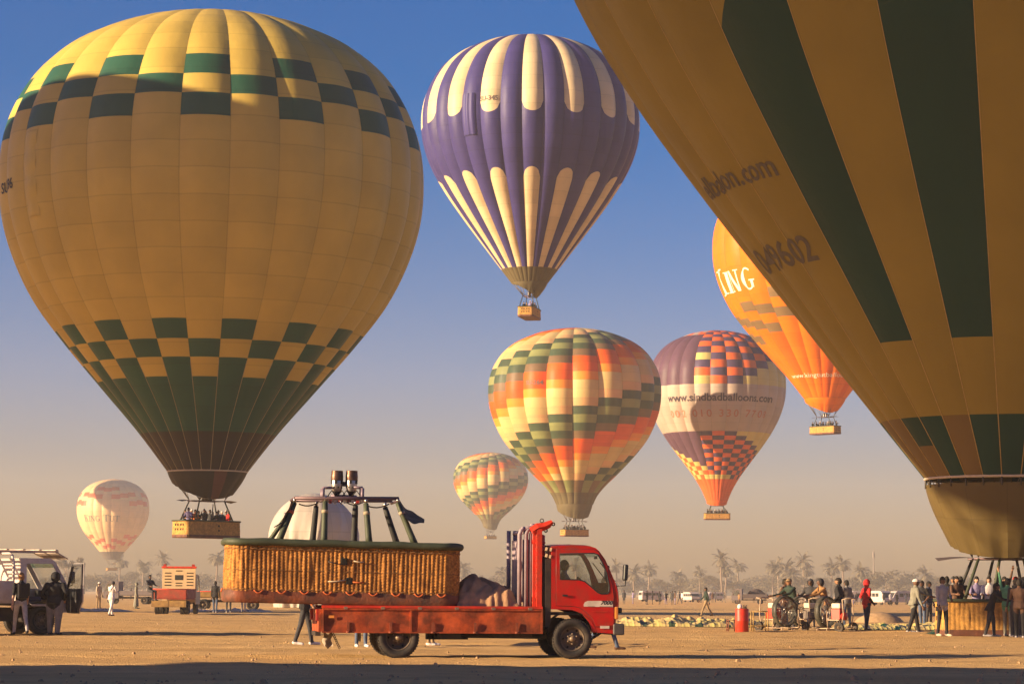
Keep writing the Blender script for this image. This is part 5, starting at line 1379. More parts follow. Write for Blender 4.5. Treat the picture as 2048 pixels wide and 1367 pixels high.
def fan(label, loc, yaw, tankc, redc):
    """engine-driven inflating fan on a two-wheeled trolley; blows along +x"""
    root = empty('inflating_fan', loc, yaw, label, 'fan', 'inflating fans beside the limp cloth')
    sh = MB(); M = Matrix.Translation((.1, 0, .70)) @ Matrix.Rotation(PI / 2, 4, 'Y')
    sh.lathe([(.50, -.10), (.53, -.10), (.53, .10), (.50, .10), (.49, 0), (.50, -.16)], 28, 0, M); sh.build('shroud', mat('shroud', (.025, .028, .022), .5, .2, 5, dirt=(.2, .15, .1), dscale=4, damt=.3), root)
    cg = MB()
    for r in (.15, .3, .42):
        for s in (-.11, .11): cg.tube([(.1 + s, r * math.cos(a), .7 + r * math.sin(a)) for a in [2*PI*j/20 for j in range(20)]], .008, 4, closed=True)
    for k in range(8):
        a = PI * k / 4
        for s in (-.11, .11): cg.tube([(.1 + s, .05 * math.cos(a), .7 + .05 * math.sin(a)), (.1 + s, .52 * math.cos(a), .7 + .52 * math.sin(a))], .008, 4)
    cg.build('guard', W_STEEL, root)
    bl2 = MB()
    for k in range(3):
        a = 2 * PI * k / 3 + .4; bl2.grid(lambda u, v: (.1 + .06 * (v - .5), (.08 + .38 * u) * math.cos(a) - .12 * (v - .5) * math.sin(a), .7 + (.08 + .38 * u) * math.sin(a) + .12 * (v - .5) * math.cos(a)), 4, 2)
    bl2.build('blade', mat('blade_wood', (.3, .2, .12), .5), root)
    e = MB(); e.box((-.42, 0, .62), (.34, .32, .34)); e.lathe([(0, .14), (.13, .12), (.14, -.1)], 14, 0, Matrix.Translation((-.62, 0, .55)) @ Matrix.Rotation(-PI / 2, 4, 'Y')); e.build('engine', redc, root)
    bevel(MB().box((-.42, 0, .90), (.36, .30, .18)).build('fuel_tank', tankc, root), .04)
    t = MB()
    for s in (-1, 1):
        t.tube([(.3, s * .3, .12), (-.75, s * .3, .14), (-.85, s * .3, .6), (-.80, s * .3, 1.12), (-1.02, s * .28, 1.16)], .022, 6); t.tube([(-.2, s * .3, .14), (-.15, s * .3, .75)], .02, 6)
        t.tube([(.25, s * .3, .12), (.25, s * .3, 0.02)], .02, 6)
    t.tube([(-1.02, -.28, 1.16), (-1.02, .28, 1.16)], .03, 6); t.tube([(-.75, -.4, .16), (-.75, .4, .16)], .02, 6); t.box((-.4, 0, .42), (.5, .6, .03)); t.build('trolley', mat('trolley_steel', (.42, .30, .20), .5, .2, 6), root)
    for s in (-1, 1): make_wheel(root, -.75, s * .42, r=.17, w=.09, face=s * -1, dish=.02)
    return root
tank_w = mat('tank_white', (.62, .5, .38), .4, .1, 6); eng_r = mat('engine_red', (.48, .04, .02), .4, .15, 6); eng_g = mat('engine_grey', (.16, .13, .11), .5, .2, 6)
for lab, px, gy_, yw, tk_, en in (('inflating fan with white tank and red engine beside the metal stools', 1566, 1262, -52, tank_w, eng_r),
                        ('inflating fan with grey engine standing between two other fans', 1606, 1261, 118, tank_w, eng_g),
                        ('inflating fan with red engine in front of the tan jacket person', 1656, 1263, 138, tank_w, eng_r)):
    p = gnd(px, gy_); fan(lab, (p.x, p.y, 0), rad(yw), tk_, en)

p = gnd(1484, 1264)
dru = empty('gas_drum', (p.x, p.y, 0), 0, 'upright red drum with a white cap standing on the sand', 'drum')
q = MB(); q.lathe([(0, 0), (.21, 0), (.225, .02), (.225, .38), (.232, .40), (.225, .42), (.225, .775), (.215, .795), (.10, .80), (0, .80)], 24); q.build('body', mat('drum_red', (.56, .03, .012), .4, .12, 5, dirt=(.3, .08, .04), dscale=4, damt=.4), dru)
q = MB(); q.lathe([(0, .79), (.07, .79), (.085, .85), (.07, .92), (.03, .95), (0, .95)], 16, 0, Matrix.Translation((-.07, 0, 0))); q.build('cap', mat('cap_white', (.8, .74, .66), .4), dru)
q = MB(); q.tube([(.06, 0, .78), (.06, 0, .92), (.16, 0, .92), (.16, 0, .78)], .014, 6); q.box((.11, 0, .83), (.05, .05, .1)); q.build('valve', W_DARK, dru)
stool_m = mat('yellow_steel', (.40, .25, .07), .5, .25, 6, dirt=(.2, .1, .04), dscale=5, damt=.6)
for lab, px, w, h, dd, m in (('low rusty metal stand left of the red drum', 1463, .26, .40, .3, mat('rust_steel', (.18, .06, .03), .6)), ('tall yellow metal frame beside the red drum', 1519, .50, .70, .4, stool_m)):
    p = gnd(px, 1263); r_ = empty('metal_stand', (p.x, p.y, 0), .1, lab, 'stand')
    for sx in (-1, 1):
        for sy in (-1, 1): MB().tube([(sx * w/2, sy * dd/2, 0), (sx * w/2, sy * dd/2, h)], .022, 6).build('leg', m, r_)
    q = MB()
    for z in (h, h * .30):
        q.tube([(-w/2, -dd/2, z), (w/2, -dd/2, z), (w/2, dd/2, z), (-w/2, dd/2, z)], .018, 6, closed=True)
    q.build('frame', m, r_)

# truck seen from behind, with cream cab wall
rt = lorry('red and ochre flatbed truck seen from behind with a slotted cream cab wall', 352, 1227, rad(88), CREAM, mat('red_board', (.36, .05, .025), .55, .2, 5, dirt=(.16, .07, .04), dscale=3, damt=.6), tall=.45, L=4.6, railm=RED2)
cb = MB().box((.74, 0, 1.90), (.06, 1.86, 1.35)).build('cab_wall', CREAM, rt)
MB().box((.74, 0, 2.60), (.16, 1.96, .10)).build('red_beam', RED2, rt)
for s in (-1, 1): MB().box((.74, s * .8, 2.70), (.14, .16, .14)).build('roof_lamp', mat('lamp_red', (.35, .03, .02), .3), rt)
for k in range(5):
    for y, w in ((.62, .36), (-.62, .36)): MB().box((.705, y, 1.60 + k * .17), (.02, w, .05)).build('slot', W_HOLE, rt)
for z in (1.58, 1.72, 2.40): MB().box((.705, 0, z), (.02, .36, .05)).build('slot', W_HOLE, rt)
bevel(MB().box((.705, 0, 2.03), (.025, .46, .28)).build('rear_window', DGLASS, rt), .05)
o = MB(); o.box((-2.36, 0, .58), (.12, 1.9, .36)); o.build('rear_beam', OLIVE, rt)
for y in (-.45, .45): MB().box((-2.425, y, .58), (.02, .86, .30)).build('beam_panel', OLIVE, rt)
lorry('ochre flatbed truck standing side on behind the black jacketed person', 452, 1219, rad(2), OLIVE, OLIVE, tall=.35, railm=RED2)
lorry('dull grey flatbed parked behind the grey hooded person', 263, 1207, rad(175), DULL, DULL, tall=.4)
lorry('dark flatbed with a mound of load far across the field', 1500, 1207, rad(168), DULL, mat('dark_board', (.07, .05, .05), .7), tall=.55)
ldp = gnd(1512, 1207)
lo = MB(); lo.grid(lambda u, v: (-1.5 + 3 * u, -.85 + 1.7 * v, 1.0 + 1.25 * math.sin(PI * u) ** .6 * math.sin(PI * v) ** .5 + .15 * mnoise.noise(Vector((u * 5, v * 5, 2)))), 24, 16)
o = lo.build('load_heap', mat('dark_load', (.06, .045, .045), .9, .2, 3)); o.location = (ldp.x, ldp.y, 0); tag(o, 'dark tarpaulin load piled on the dark flatbed across the field', 'load')
bxl = lorry('flatbed with a tall dark box seen from behind across the field', 1628, 1208, rad(92), WHITE, DULL, tall=.3)
MB().box((-.6, 0, 1.75), (2.8, 1.9, 1.6)).build('cargo_box', mat('box_brown', (.10, .065, .06), .7, .15, 3), bxl)
minibus('white minibus far behind the line of dark dressed onlookers', 1303, 1202, rad(20))
minibus('white jeep like van with square front far across the field', 1383, 1203, rad(-70), L=3.9, Hh_=1.8)
minibus('white minibus far behind the walking person in dark shirt', 1428, 1200, rad(200))
minibus('white minibus behind the red hooded person', 1722, 1207, rad(195), L=5.2, Hh_=2.1)
minibus('white minibus parked just past the red hooded person, facing the field', 1757, 1208, rad(-60), L=5, Hh_=2.1)
minibus('white minibus behind the standing onlooker near the grounded basket', 1805, 1208, rad(205), L=5, Hh_=2.1)
minibus('white van between truck gate and palms across the field', 1010, 1196, rad(15), L=5, Hh_=2.2)
# ------------------------------------------------------------------ people
SK = {'tan': (.30, .15, .08), 'dark': (.13, .065, .04), 'pale': (.46, .27, .18)}
def skin(k): return mat('skin_' + k, SK[k], .55, .08, 8)
def wear(name, col): return mat('wear_' + name, col, .85, .22, 7, .8, 13)
WEAR = {'black': (.014, .013, .016), 'charcoal': (.04, .038, .042), 'grey': (.17, .155, .15), 'lightgrey': (.36, .33, .32), 'khaki': (.28, .19, .10), 'cream': (.52, .42, .30), 'white': (.72, .66, .62),
        'jeans': (.075, .105, .17), 'navy': (.022, .025, .05), 'red': (.48, .018, .018), 'tan': (.30, .155, .06), 'darkgreen': (.022, .04, .03), 'lilac': (.25, .21, .36), 'blue': (.05, .10, .22), 'orange': (.6, .15, .03), 'green': (.07, .22, .12), 'brown': (.10, .05, .03), 'sage': (.20, .19, .15), 'hair': (.016, .012, .010)}
def wm(n): return wear(n, WEAR[n])
JOBS = []
POSES = {
 'stand': dict(legs=((4, 3), (-3, 2)), arms=((4, 8, 12, 0), (-2, 8, 10, 0))),
 'walk': dict(legs=((25, 8), (-22, 14)), arms=((-20, 8, 14, 0), (24, 8, 22, 0))),
 'stride': dict(legs=((22, 4), (-26, 6)), arms=((-10, 7, 12, 0), (8, 9, 25, 0))),
 'step': dict(legs=((13, 4), (-12, 6)), arms=((-10, 7, 12, 0), (8, 9, 25, 0))),
 'pocket': dict(legs=((3, 2), (-4, 3)), arms=((-14, 18, 58, 26), (-14, 18, 58, 26))),
 'hip': dict(legs=((6, 4), (-6, 4)), arms=((-28, 38, 85, 42), (6, 8, 20, 0))),
 'reach': dict(legs=((14, 6), (-10, 6)), arms=((62, 6, 10, 0), (4, 8, 14, 0)), lean=6),
 'lean': dict(legs=((10, 8), (-8, 6)), arms=((48, 8, 30, 5), (44, 8, 34, 5)), lean=16),
 'down': dict(legs=((18, 8), (-14, 10)), arms=((22, 6, 75, 20), (18, 6, 80, 20)), lean=4, nod=25),
 'hold': dict(legs=((3, 2), (-3, 2)), arms=((165, 12, 8, 0), (10, 10, 40, 5))),
 'rail': dict(legs=((2, 2), (-2, 2)), arms=((28, 14, 60, 12), (28, 14, 60, 12))),
 'sit': dict(legs=((84, 80), (82, 78)), arms=((38, 8, 40, 4), (36, 8, 42, 4)), lean=-4),
 'photo': dict(legs=((3, 2), (-3, 2)), arms=((60, 14, 75, 20), (60, 14, 75, 20)))}
def rings(mb, pts, rx, ry):
    """closed oval tube through pts (z-ish axis), radii along x and y"""
    seg = 10; vs = []; n = len(pts)
    for p, a, b in zip(pts, rx, ry):
        for k in range(seg):
            t = 2 * PI * k / seg; vs.append((p[0] + a * math.cos(t), p[1] + b * math.sin(t), p[2]))
    fs = [(i*seg+k, i*seg+(k+1) % seg, (i+1)*seg+(k+1) % seg, (i+1)*seg+k) for i in range(n-1) for k in range(seg)]
    fs += [tuple(range(seg-1, -1, -1)), tuple((n-1)*seg+k for k in range(seg))]
    mb.add(vs, fs)
def body_raw(pose, coat=0.0, robe=False, loose=1.0):
    P = POSES[pose]; mb = MB(); reg = []
    def cap(a, b, r0, r1, t):
        a, b = Vector(a), Vector(b); mb.tube([a, a.lerp(b, .5), b], [r0, (r0 + r1) / 2, r1], 10, round_ends=True); reg.append((a, b, (r0 + r1) / 2, t))
    lean = rad(P.get('lean', 0)); pel = Vector((0, 0, .94))
    def tor(x, y, z):       # torso leans forward about the pelvis
        q = Matrix.Rotation(lean, 3, 'X') @ Vector((x, y, z - .94)); return q + pel
    low = 9; feet = []; hands = []
    for s, (th, kn) in zip((1, -1), P['legs']):
        hip = Vector((s * .095, 0, .90)); th, kn = rad(th), rad(kn)
        knee = hip + Vector((s * .01, -math.sin(th), -math.cos(th))) * .43
        ank = knee + Vector((0, -math.sin(th - kn), -math.cos(th - kn))) * .41
        cap(hip, knee, .088 * loose, .066 * loose, 'bottom'); cap(knee, ank, .062 * loose, .048 * loose, 'bottom')
        ft = ank + Vector((0, -.02, -.045)); toe = ft + Vector((s * .025, -.16, -.012 if th > -.2 else -.03))
        cap(ft + Vector((0, .05, 0)), toe, .046, .036, 'shoe'); low = min(low, ft.z - .05, toe.z - .04)
    rings(mb, [tor(0, 0, z) for z in (.84, .90, 1.0, 1.12, 1.28, 1.38, 1.45, 1.49)], [.13, .165, .16, .158, .185, .19, .14, .06], [.09, .115, .108, .105, .122, .115, .085, .055])
    reg.append((tor(0, 0, 1.06), tor(0, 0, 1.40), .15, 'top')); reg.append((tor(-.1, 0, 1.42), tor(.1, 0, 1.42), .09, 'top')); reg.append((Vector((-.07, 0, .90)), Vector((.07, 0, .90)), .115, 'bottom' if coat < .05 else 'top'))
    if coat:
        rings(mb, [tor(0, .01, z) for z in (.92 - coat, .95, 1.06)], [.19, .19, .165], [.15, .135, .115]); reg.append((tor(0, 0, .92 - coat), tor(0, 0, 1.05), .175, 'top'))
    if robe:
        rings(mb, [(0, .01, .12), (0, 0, .5), (0, 0, .95)], [.24, .20, .17], [.20, .16, .12]); reg.append((Vector((0, 0, .12)), Vector((0, 0, 1.0)), .20, 'top'))
    for s, (sw, ab, el, inn) in zip((1, -1), P['arms']):
        sh = tor(s * .185, 0, 1.41); sw, ab, el, inn = map(rad, (sw, ab, el, inn))
        d = Vector((s * math.sin(ab), -math.sin(sw) * math.cos(ab), -math.cos(sw) * math.cos(ab)))
        elb = sh + d * .285
        d2 = Vector((s * math.sin(ab - inn * 1.4), -math.sin(sw + el) * math.cos(ab), -math.cos(sw + el) * math.cos(ab))).normalized()
        wr = elb + d2 * .24
        cap(sh, elb, .062, .048, 'top'); cap(elb, wr, .046, .034, 'sleeve'); cap(wr, wr + d2 * .05, .032, .034, 'skin'); hands.append((wr + d2 * .06, d2, s))
    nod = rad(P.get('nod', 0)); nk = tor(0, 0, 1.47); hd = nk + Matrix.Rotation(nod + lean * .3, 3, 'X') @ Vector((0, -.015, .155))
    cap(nk, nk + (hd - nk) * .6, .058, .055, 'skin')
    HR = Matrix.Rotation(nod, 3, 'X')
    def hp_(x, y, z): return hd + HR @ Vector((x, y, z))
    rings(mb, [hp_(0, 0, z) for z in (-.115, -.09, -.04, .02, .07, .105, .122)], [.035, .055, .070, .076, .070, .045, .012], [.045, .066, .086, .095, .088, .056, .015])
    reg.append((hp_(0, 0, -.04), hp_(0, 0, .05), .078, 'skin'))
    cap(hp_(0, -.088, .015), hp_(0, -.108, -.018), .010, .015, 'skin')
    for s in (1, -1): cap(hp_(s * .078, .01, .015), hp_(s * .080, .012, -.025), .012, .010, 'skin')
    return mb, reg, low, hands, hd, HR
_RAW = {}
def person(label, loc, face, outfit, pose='stand', h=1.74, detail=1, coat=0.0, robe=False, cap=None, hood=None, group=None, hair='hair', skinc='tan', sleeve=None, loose=1.0, bag=None, cat='person', z=0.0, bulk=1.0):
    """outfit = (top, bottom, shoe)"""
    JOBS.append(dict(label=label, loc=loc, face=face, outfit=outfit, pose=pose, h=h, detail=detail, coat=coat, robe=robe, cap=cap, hood=hood, group=group, hair=hair, skinc=skinc, sleeve=sleeve or outfit[0], loose=loose, bag=bag, z=z, bulk=bulk))
ORDER = ('skin', 'top', 'bottom', 'shoe', 'sleeve', 'eye', 'lip')
def finish_people():
    vox = {2: .017, 1: .026, 0: .05}
    keys = {}
    for j in JOBS:
        k = (j['pose'], j['coat'], j['robe'], j['loose'], j['detail']); j['key'] = k
        if k not in keys:
            raw = body_raw(*k[:4]); me = raw[0].mesh('body', [])
            o = bpy.data.objects.new('tmp', me); C.objects.link(o)
            m = o.modifiers.new('r', 'REMESH'); m.mode = 'VOXEL'; m.voxel_size = vox[k[4]]; m.use_smooth_shade = True
            m = o.modifiers.new('s', 'SMOOTH'); m.iterations = 3; m.factor = .5
            keys[k] = [o, raw]
    dg = bpy.context.evaluated_depsgraph_get(); dg.update()
    for k, v in keys.items():
        me = bpy.data.meshes.new_from_object(v[0].evaluated_get(dg)); reg = v[1][1]
        seg = [(a, b - a, max((b - a).length_squared, 1e-9), r, ORDER.index(t)) for a, b, r, t in reg]
        mi = []
        for p in me.polygons:
            c = p.center; best = 9; bi = 0
            for a, d, l2, r, t in seg:
                q = (c - a).dot(d) / l2; q = 0 if q < 0 else 1 if q > 1 else q
                dd = (c - a - d * q).length - r
                if dd < best: best = dd; bi = t
            mi.append(bi)
        # hands with fingers, eyes and mouth for the nearer figures
        bm = bmesh.new(); bm.from_mesh(me)
        ex = MB(); raw = v[1]
        if k[4] >= 1:
            for w, d, s in raw[3]:
                side_ = d.cross(Vector((s, 0, 0))); side_ = (side_ if side_.length > .2 else d.cross(Vector((0, 0, 1)))).normalized(); palm = d.cross(side_).normalized()
                ex.tube([w - d * .02, w + d * .03, w + d * .075], [.026, .034, .033], 8, 0, flat=1.0, round_ends=True)
                for q, (o_, L) in enumerate(((-.027, .065), (-.009, .075), (.009, .070), (.026, .055))):
                    a = w + d * .075 + side_ * o_; b_ = a + d * L * .55 + palm * .006; c_ = b_ + d * L * .35 + palm * .022 * (1 if q else .6)
                    ex.tube([a, b_, c_], [.0095, .009, .007], 6, 0, round_ends=True)
                a = w + d * .02 - side_ * .028; ex.tube([a, a - side_ * .022 + d * .03, a - side_ * .026 + d * .062 + palm * .012], [.012, .011, .008], 6, 0, round_ends=True)
            hd, HR = raw[4], raw[5]
            for s in (-1, 1): ex.tube([hd + HR @ Vector((s * .030 - .006, -.082, .014)), hd + HR @ Vector((s * .030 + .006, -.082, .014))], .009, 6, 5, round_ends=True)
            ex.tube([hd + HR @ Vector((-.022, -.082, -.056)), hd + HR @ Vector((0, -.088, -.056)), hd + HR @ Vector((.022, -.082, -.056))], .006, 5, 6)
            nb = len(bm.verts); vs = [bm.verts.new(p) for p in ex.v]
            for f, m in zip(ex.f, ex.m):
                bm.faces.new([vs[i] for i in f]); mi.append(m)
        bm.to_mesh(me); bm.free()
        for t in ORDER: me.materials.append(None)
        me.polygons.foreach_set('material_index', mi); me.polygons.foreach_set('use_smooth', [True] * len(mi)); me.update()
        v.append(me); bpy.data.objects.remove(v[0])
    hairs = {}
    for j in JOBS:
        o_raw, raw, me = keys[j['key']][0:3]
        low, hd, HR = raw[2], raw[4], raw[5]; s = j['h'] / 1.76
        o = link('person', me); o.location = Vector(j['loc']) + Vector((0, 0, j['z'] - (low * s if j['pose'] != 'sit' else 0))); o.rotation_euler = (0, 0, rad(j['face'])); o.scale = (s * j['bulk'], s * j['bulk'], s)
        tag(o, j['label'], 'person', j['group'])
        cols = [skin(j['skinc']), wm(j['outfit'][0]), wm(j['outfit'][1]), wm(j['outfit'][2]), wm(j['sleeve']) if j['sleeve'] != 'skin' else skin(j['skinc']), mat('eye_dark', (.012, .01, .01), .3), mat('lip', (.22, .08, .06), .6)]
        for sl, m in zip(o.material_slots, cols): sl.link = 'OBJECT'; sl.material = m
        kind = 'hood' if j['hood'] else ('cap' if j['cap'] else 'hair')
        hk = (j['key'], kind)
        if hk not in hairs:
            hb = MB(); g = 1.0
            def hpnt(u, v_):
                a = 2 * PI * u; top = PI * .5
                fr = -math.cos(a)           # 1 at the back... front is -y
                lowz = {'hair': -.10 if math.sin(a) > -.2 else .035, 'cap': .035, 'hood': -.15 if math.sin(a) > -.55 else .06}[kind]
                lowa = math.asin(max(-1, min(1, lowz / .16)))
                e = top + (lowa - top) * v_
                gx_, gy2, gz_ = {'hair': (.084, .103, .132), 'cap': (.086, .106, .130), 'hood': (.105, .122, .150)}[kind]
                w = .004 * math.sin(a * 7) * math.sin(v_ * 9) if kind == 'hair' else 0
                q = Vector((gx_ * math.cos(e) * math.cos(a) * (1 + w * 8), gy2 * math.cos(e) * math.sin(a) + .006, gz_ * math.sin(e)))
                if kind == 'hood' and v_ > .75: q.x *= 1.15; 
                return hd + HR @ q
            hb.grid(hpnt, 20, 10, 0, True, True)
            if kind == 'cap': hb.grid(lambda u, v_: hd + HR @ Vector((.075 * (2 * u - 1) * (1 - .25 * v_), -.085 - .075 * v_ * (1 - .5 * (2 * u - 1) ** 2), .045 - .02 * v_)), 8, 4)
            hairs[hk] = hb.mesh(kind, [None])
        ho = link(kind, hairs[hk], o); ho.material_slots[0].link = 'OBJECT'; ho.material_slots[0].material = wm(j['hood'] or j['cap'] or j['hair'])
        if j['bag'] == 'pack':
            bevel(MB().box((0, .19, 1.24), (.30, .17, .42)).build('backpack', wm('black'), o), .05, 3)
        if j['bag'] == 'sling':
            st_ = MB(); st_.tube([(-.14, .02, 1.46), (-.02, .135, 1.28), (.16, .10, 1.06), (.18, .0, .98)], .014, 6); st_.tube([(-.14, .02, 1.46), (-.05, -.13, 1.3), (.14, -.11, 1.06)], .014, 6); st_.box((.20, .03, .95), (.08, .20, .16)); st_.build('sling_bag', wm('brown'), o)
def ped(label, px, feet, head, face, outfit, **kw):
    """stands a figure on the ground where its feet show; height from the head pixel, kept human"""
    g = gnd(px, feet); h = (feet - head) / FPX * g.y
    lo, hi = kw.pop('hr', (1.62, 1.86))
    if not lo <= h <= hi:
        t = min(max(h, lo), hi); d = t * FPX / (feet - head)
        d = (d * g.y) ** .5 if kw.pop('blend', True) else d
        p = at(px, feet, d); g = Vector((p.x, d, 0)); h = min(max((feet - head) / FPX * d, lo), hi)
    kw.pop('blend', None)
    person(label, (g.x, g.y, 0), face, outfit, h=h, **kw)
    return g

ped('person in black sleeveless top with backpack and pale grey trousers walking by the white truck', 40, 1269, 1143, 205, ('black', 'lightgrey', 'black'), pose='walk', detail=2, bag='pack', hair='tan', sleeve='skin', skinc='pale')
ped('person in black jacket and grey trousers standing with back turned at the open truck door', 108, 1269, 1147, 172, ('black', 'grey', 'black'), pose='pocket', detail=2, coat=.06, hood='black', loose=1.3, bulk=1.3)
ped('person in cream jacket, khaki trousers and white cap standing on open sand', 197, 1214, 1157, 60, ('cream', 'khaki', 'brown'), pose='stand', detail=2, coat=.05, cap='white', skinc='dark')
ped('person dressed in white with a sling bag across the back, walking with head bowed', 222, 1231, 1161, 150, ('white', 'white', 'brown'), pose='down', detail=2, coat=.12, bag='sling', hair='charcoal', loose=1.1)
ped('person in long grey hooded robe standing beside the slotted cream truck', 272, 1213, 1155, 95, ('sage', 'grey', 'charcoal'), pose='stand', detail=2, robe=True, hood='sage', skinc='dark')
ped('person in black jacket and jeans standing with back turned near the loaded basket end', 430, 1223, 1158, 165, ('black', 'jeans', 'lightgrey'), pose='stand', detail=2, coat=.08)
ped('person in dark trousers partly hidden behind the loaded basket end', 457, 1222, 1157, 190, ('charcoal', 'charcoal', 'lightgrey'), pose='stand', detail=1)
ped('person in pale trousers partly hidden behind the loaded basket', 487, 1222, 1157, 170, ('grey', 'lightgrey', 'charcoal'), pose='stand', detail=1)
ped('person in black with white shoes striding behind the truck tail', 609, 1290, 1141, 92, ('black', 'charcoal', 'white'), pose='step', detail=2, coat=.1, sleeve='orange', blend=False)
ped('person in jeans and white shoes standing behind the truck rear wheels', 722, 1294, 1150, 20, ('grey', 'jeans', 'white'), pose='stand', detail=1)
ped('person in khaki trousers and white shoes behind the truck bed middle', 862, 1291, 1150, 90, ('charcoal', 'khaki', 'white'), pose='stand', detail=1)
ped('person in jeans stepping out behind the red truck cab front', 1210, 1299, 1152, 88, ('blue', 'jeans', 'brown'), pose='stride', detail=2, hr=(1.55, 1.7), blend=False)
ped('person in dark green shirt and khaki trousers walking alone past the limp cloth', 1412, 1232, 1173, 275, ('darkgreen', 'khaki', 'brown'), pose='walk', detail=2, skinc='dark')
ped('person in dark green jacket and sand cap bending over the fans', 1588, 1259, 1157, 300, ('darkgreen', 'charcoal', 'black'), pose='lean', detail=2, coat=.08, cap='khaki', bulk=1.2)
ped('person in tan jacket and dark knitted cap standing behind the fans', 1652, 1257, 1152, 285, ('tan', 'charcoal', 'black'), pose='lean', detail=2, coat=.1, hood='charcoal', skinc='dark', bulk=1.2)
ped('person in black jacket and khaki trousers standing with hand to face by the fans', 1678, 1261, 1157, 250, ('black', 'khaki', 'black'), pose='pocket', detail=2, coat=.1, bulk=1.2)
ped('person in red hooded top with black sleeves and navy trousers standing alone', 1734, 1261, 1161, 110, ('red', 'navy', 'black'), pose='pocket', detail=2, coat=.03, hood='red', sleeve='black', skinc='dark', bulk=1.12)
ped('person in beige sweater and white cap reaching towards the grounded basket', 1828, 1265, 1158, 100, ('sage', 'black', 'lightgrey'), pose='reach', detail=2, coat=.04, cap='white', skinc='dark', bulk=1.2)
ped('person in black vest and jeans standing behind the beige sweater person', 1845, 1252, 1157, 320, ('black', 'jeans', 'brown'), pose='pocket', detail=2, skinc='dark', sleeve='skin')
ped('person in light grey sweatshirt and black trousers with hand on hip at the basket corner', 1886, 1272, 1155, 30, ('lightgrey', 'black', 'cream'), pose='hip', detail=2, coat=.04, skinc='dark')
ped('person in green top holding up an arm at the grounded basket', 2016, 1272, 1158, 150, ('green', 'sage', 'lightgrey'), pose='hold', detail=2, coat=.04)
ped('person in charcoal jacket standing with back turned at the grounded basket', 2033, 1274, 1158, 185, ('charcoal', 'charcoal', 'lightgrey'), pose='stand', detail=2, coat=.1, loose=1.25)
ped('person in black hooded jacket standing at the grounded basket beside the charcoal jacket person', 2047, 1272, 1159, 200, ('black', 'black', 'lightgrey'), pose='pocket', detail=2, coat=.1, hood='black', bulk=1.25)
ped('person in dark blue jacket bending at the side of the grounded basket', 2000, 1271, 1162, 120, ('navy', 'charcoal', 'black'), pose='lean', detail=2, coat=.08, bulk=1.15)
ped('person in brown jacket standing behind the fan with white tank', 1570, 1254, 1158, 60, ('brown', 'charcoal', 'black'), pose='pocket', detail=1, coat=.1, skinc='dark', bulk=1.15)
ped('person in charcoal hooded jacket standing between the fans', 1622, 1255, 1160, 330, ('charcoal', 'navy', 'black'), pose='rail', detail=1, coat=.1, hood='charcoal', skinc='dark', bulk=1.15)
ped('person in grey jacket and jeans behind the black jacket person by the fans', 1694, 1252, 1160, 220, ('grey', 'jeans', 'black'), pose='stand', detail=1, coat=.08, skinc='dark', bulk=1.1)
ped('person in navy jacket standing behind the white capped person near the grounded basket', 1858, 1249, 1158, 60, ('navy', 'charcoal', 'black'), pose='stand', detail=1, coat=.08, skinc='dark', bulk=1.1)
ped('person in black jacket crouched forward at the front of the grounded basket', 1982, 1273, 1166, 80, ('black', 'charcoal', 'lightgrey'), pose='lean', detail=2, coat=.1, bulk=1.15)
ped('person in brown top among those at the front of the grounded basket', 2040, 1276, 1160, 160, ('brown', 'black', 'lightgrey'), pose='rail', detail=2, coat=.06, bulk=1.1)
# driver and helper on vehicles
dp_ = Matrix.Translation(truck.location) @ Matrix.Rotation(YAW, 4, 'Z') @ Vector((.10, .45, .20))
person('driver in blue shirt sitting at the wheel of the red truck', dp_, 90 + math.degrees(YAW), ('blue', 'navy', 'black'), pose='sit', h=1.72, detail=1, skinc='dark')
q = at(300, 1178, 126)
person('dark dressed person sitting on the side of the slotted cream truck', (q.x, 126, q.z - .92), 40, ('charcoal', 'charcoal', 'black'), pose='sit', h=1.7, detail=1, skinc='dark')
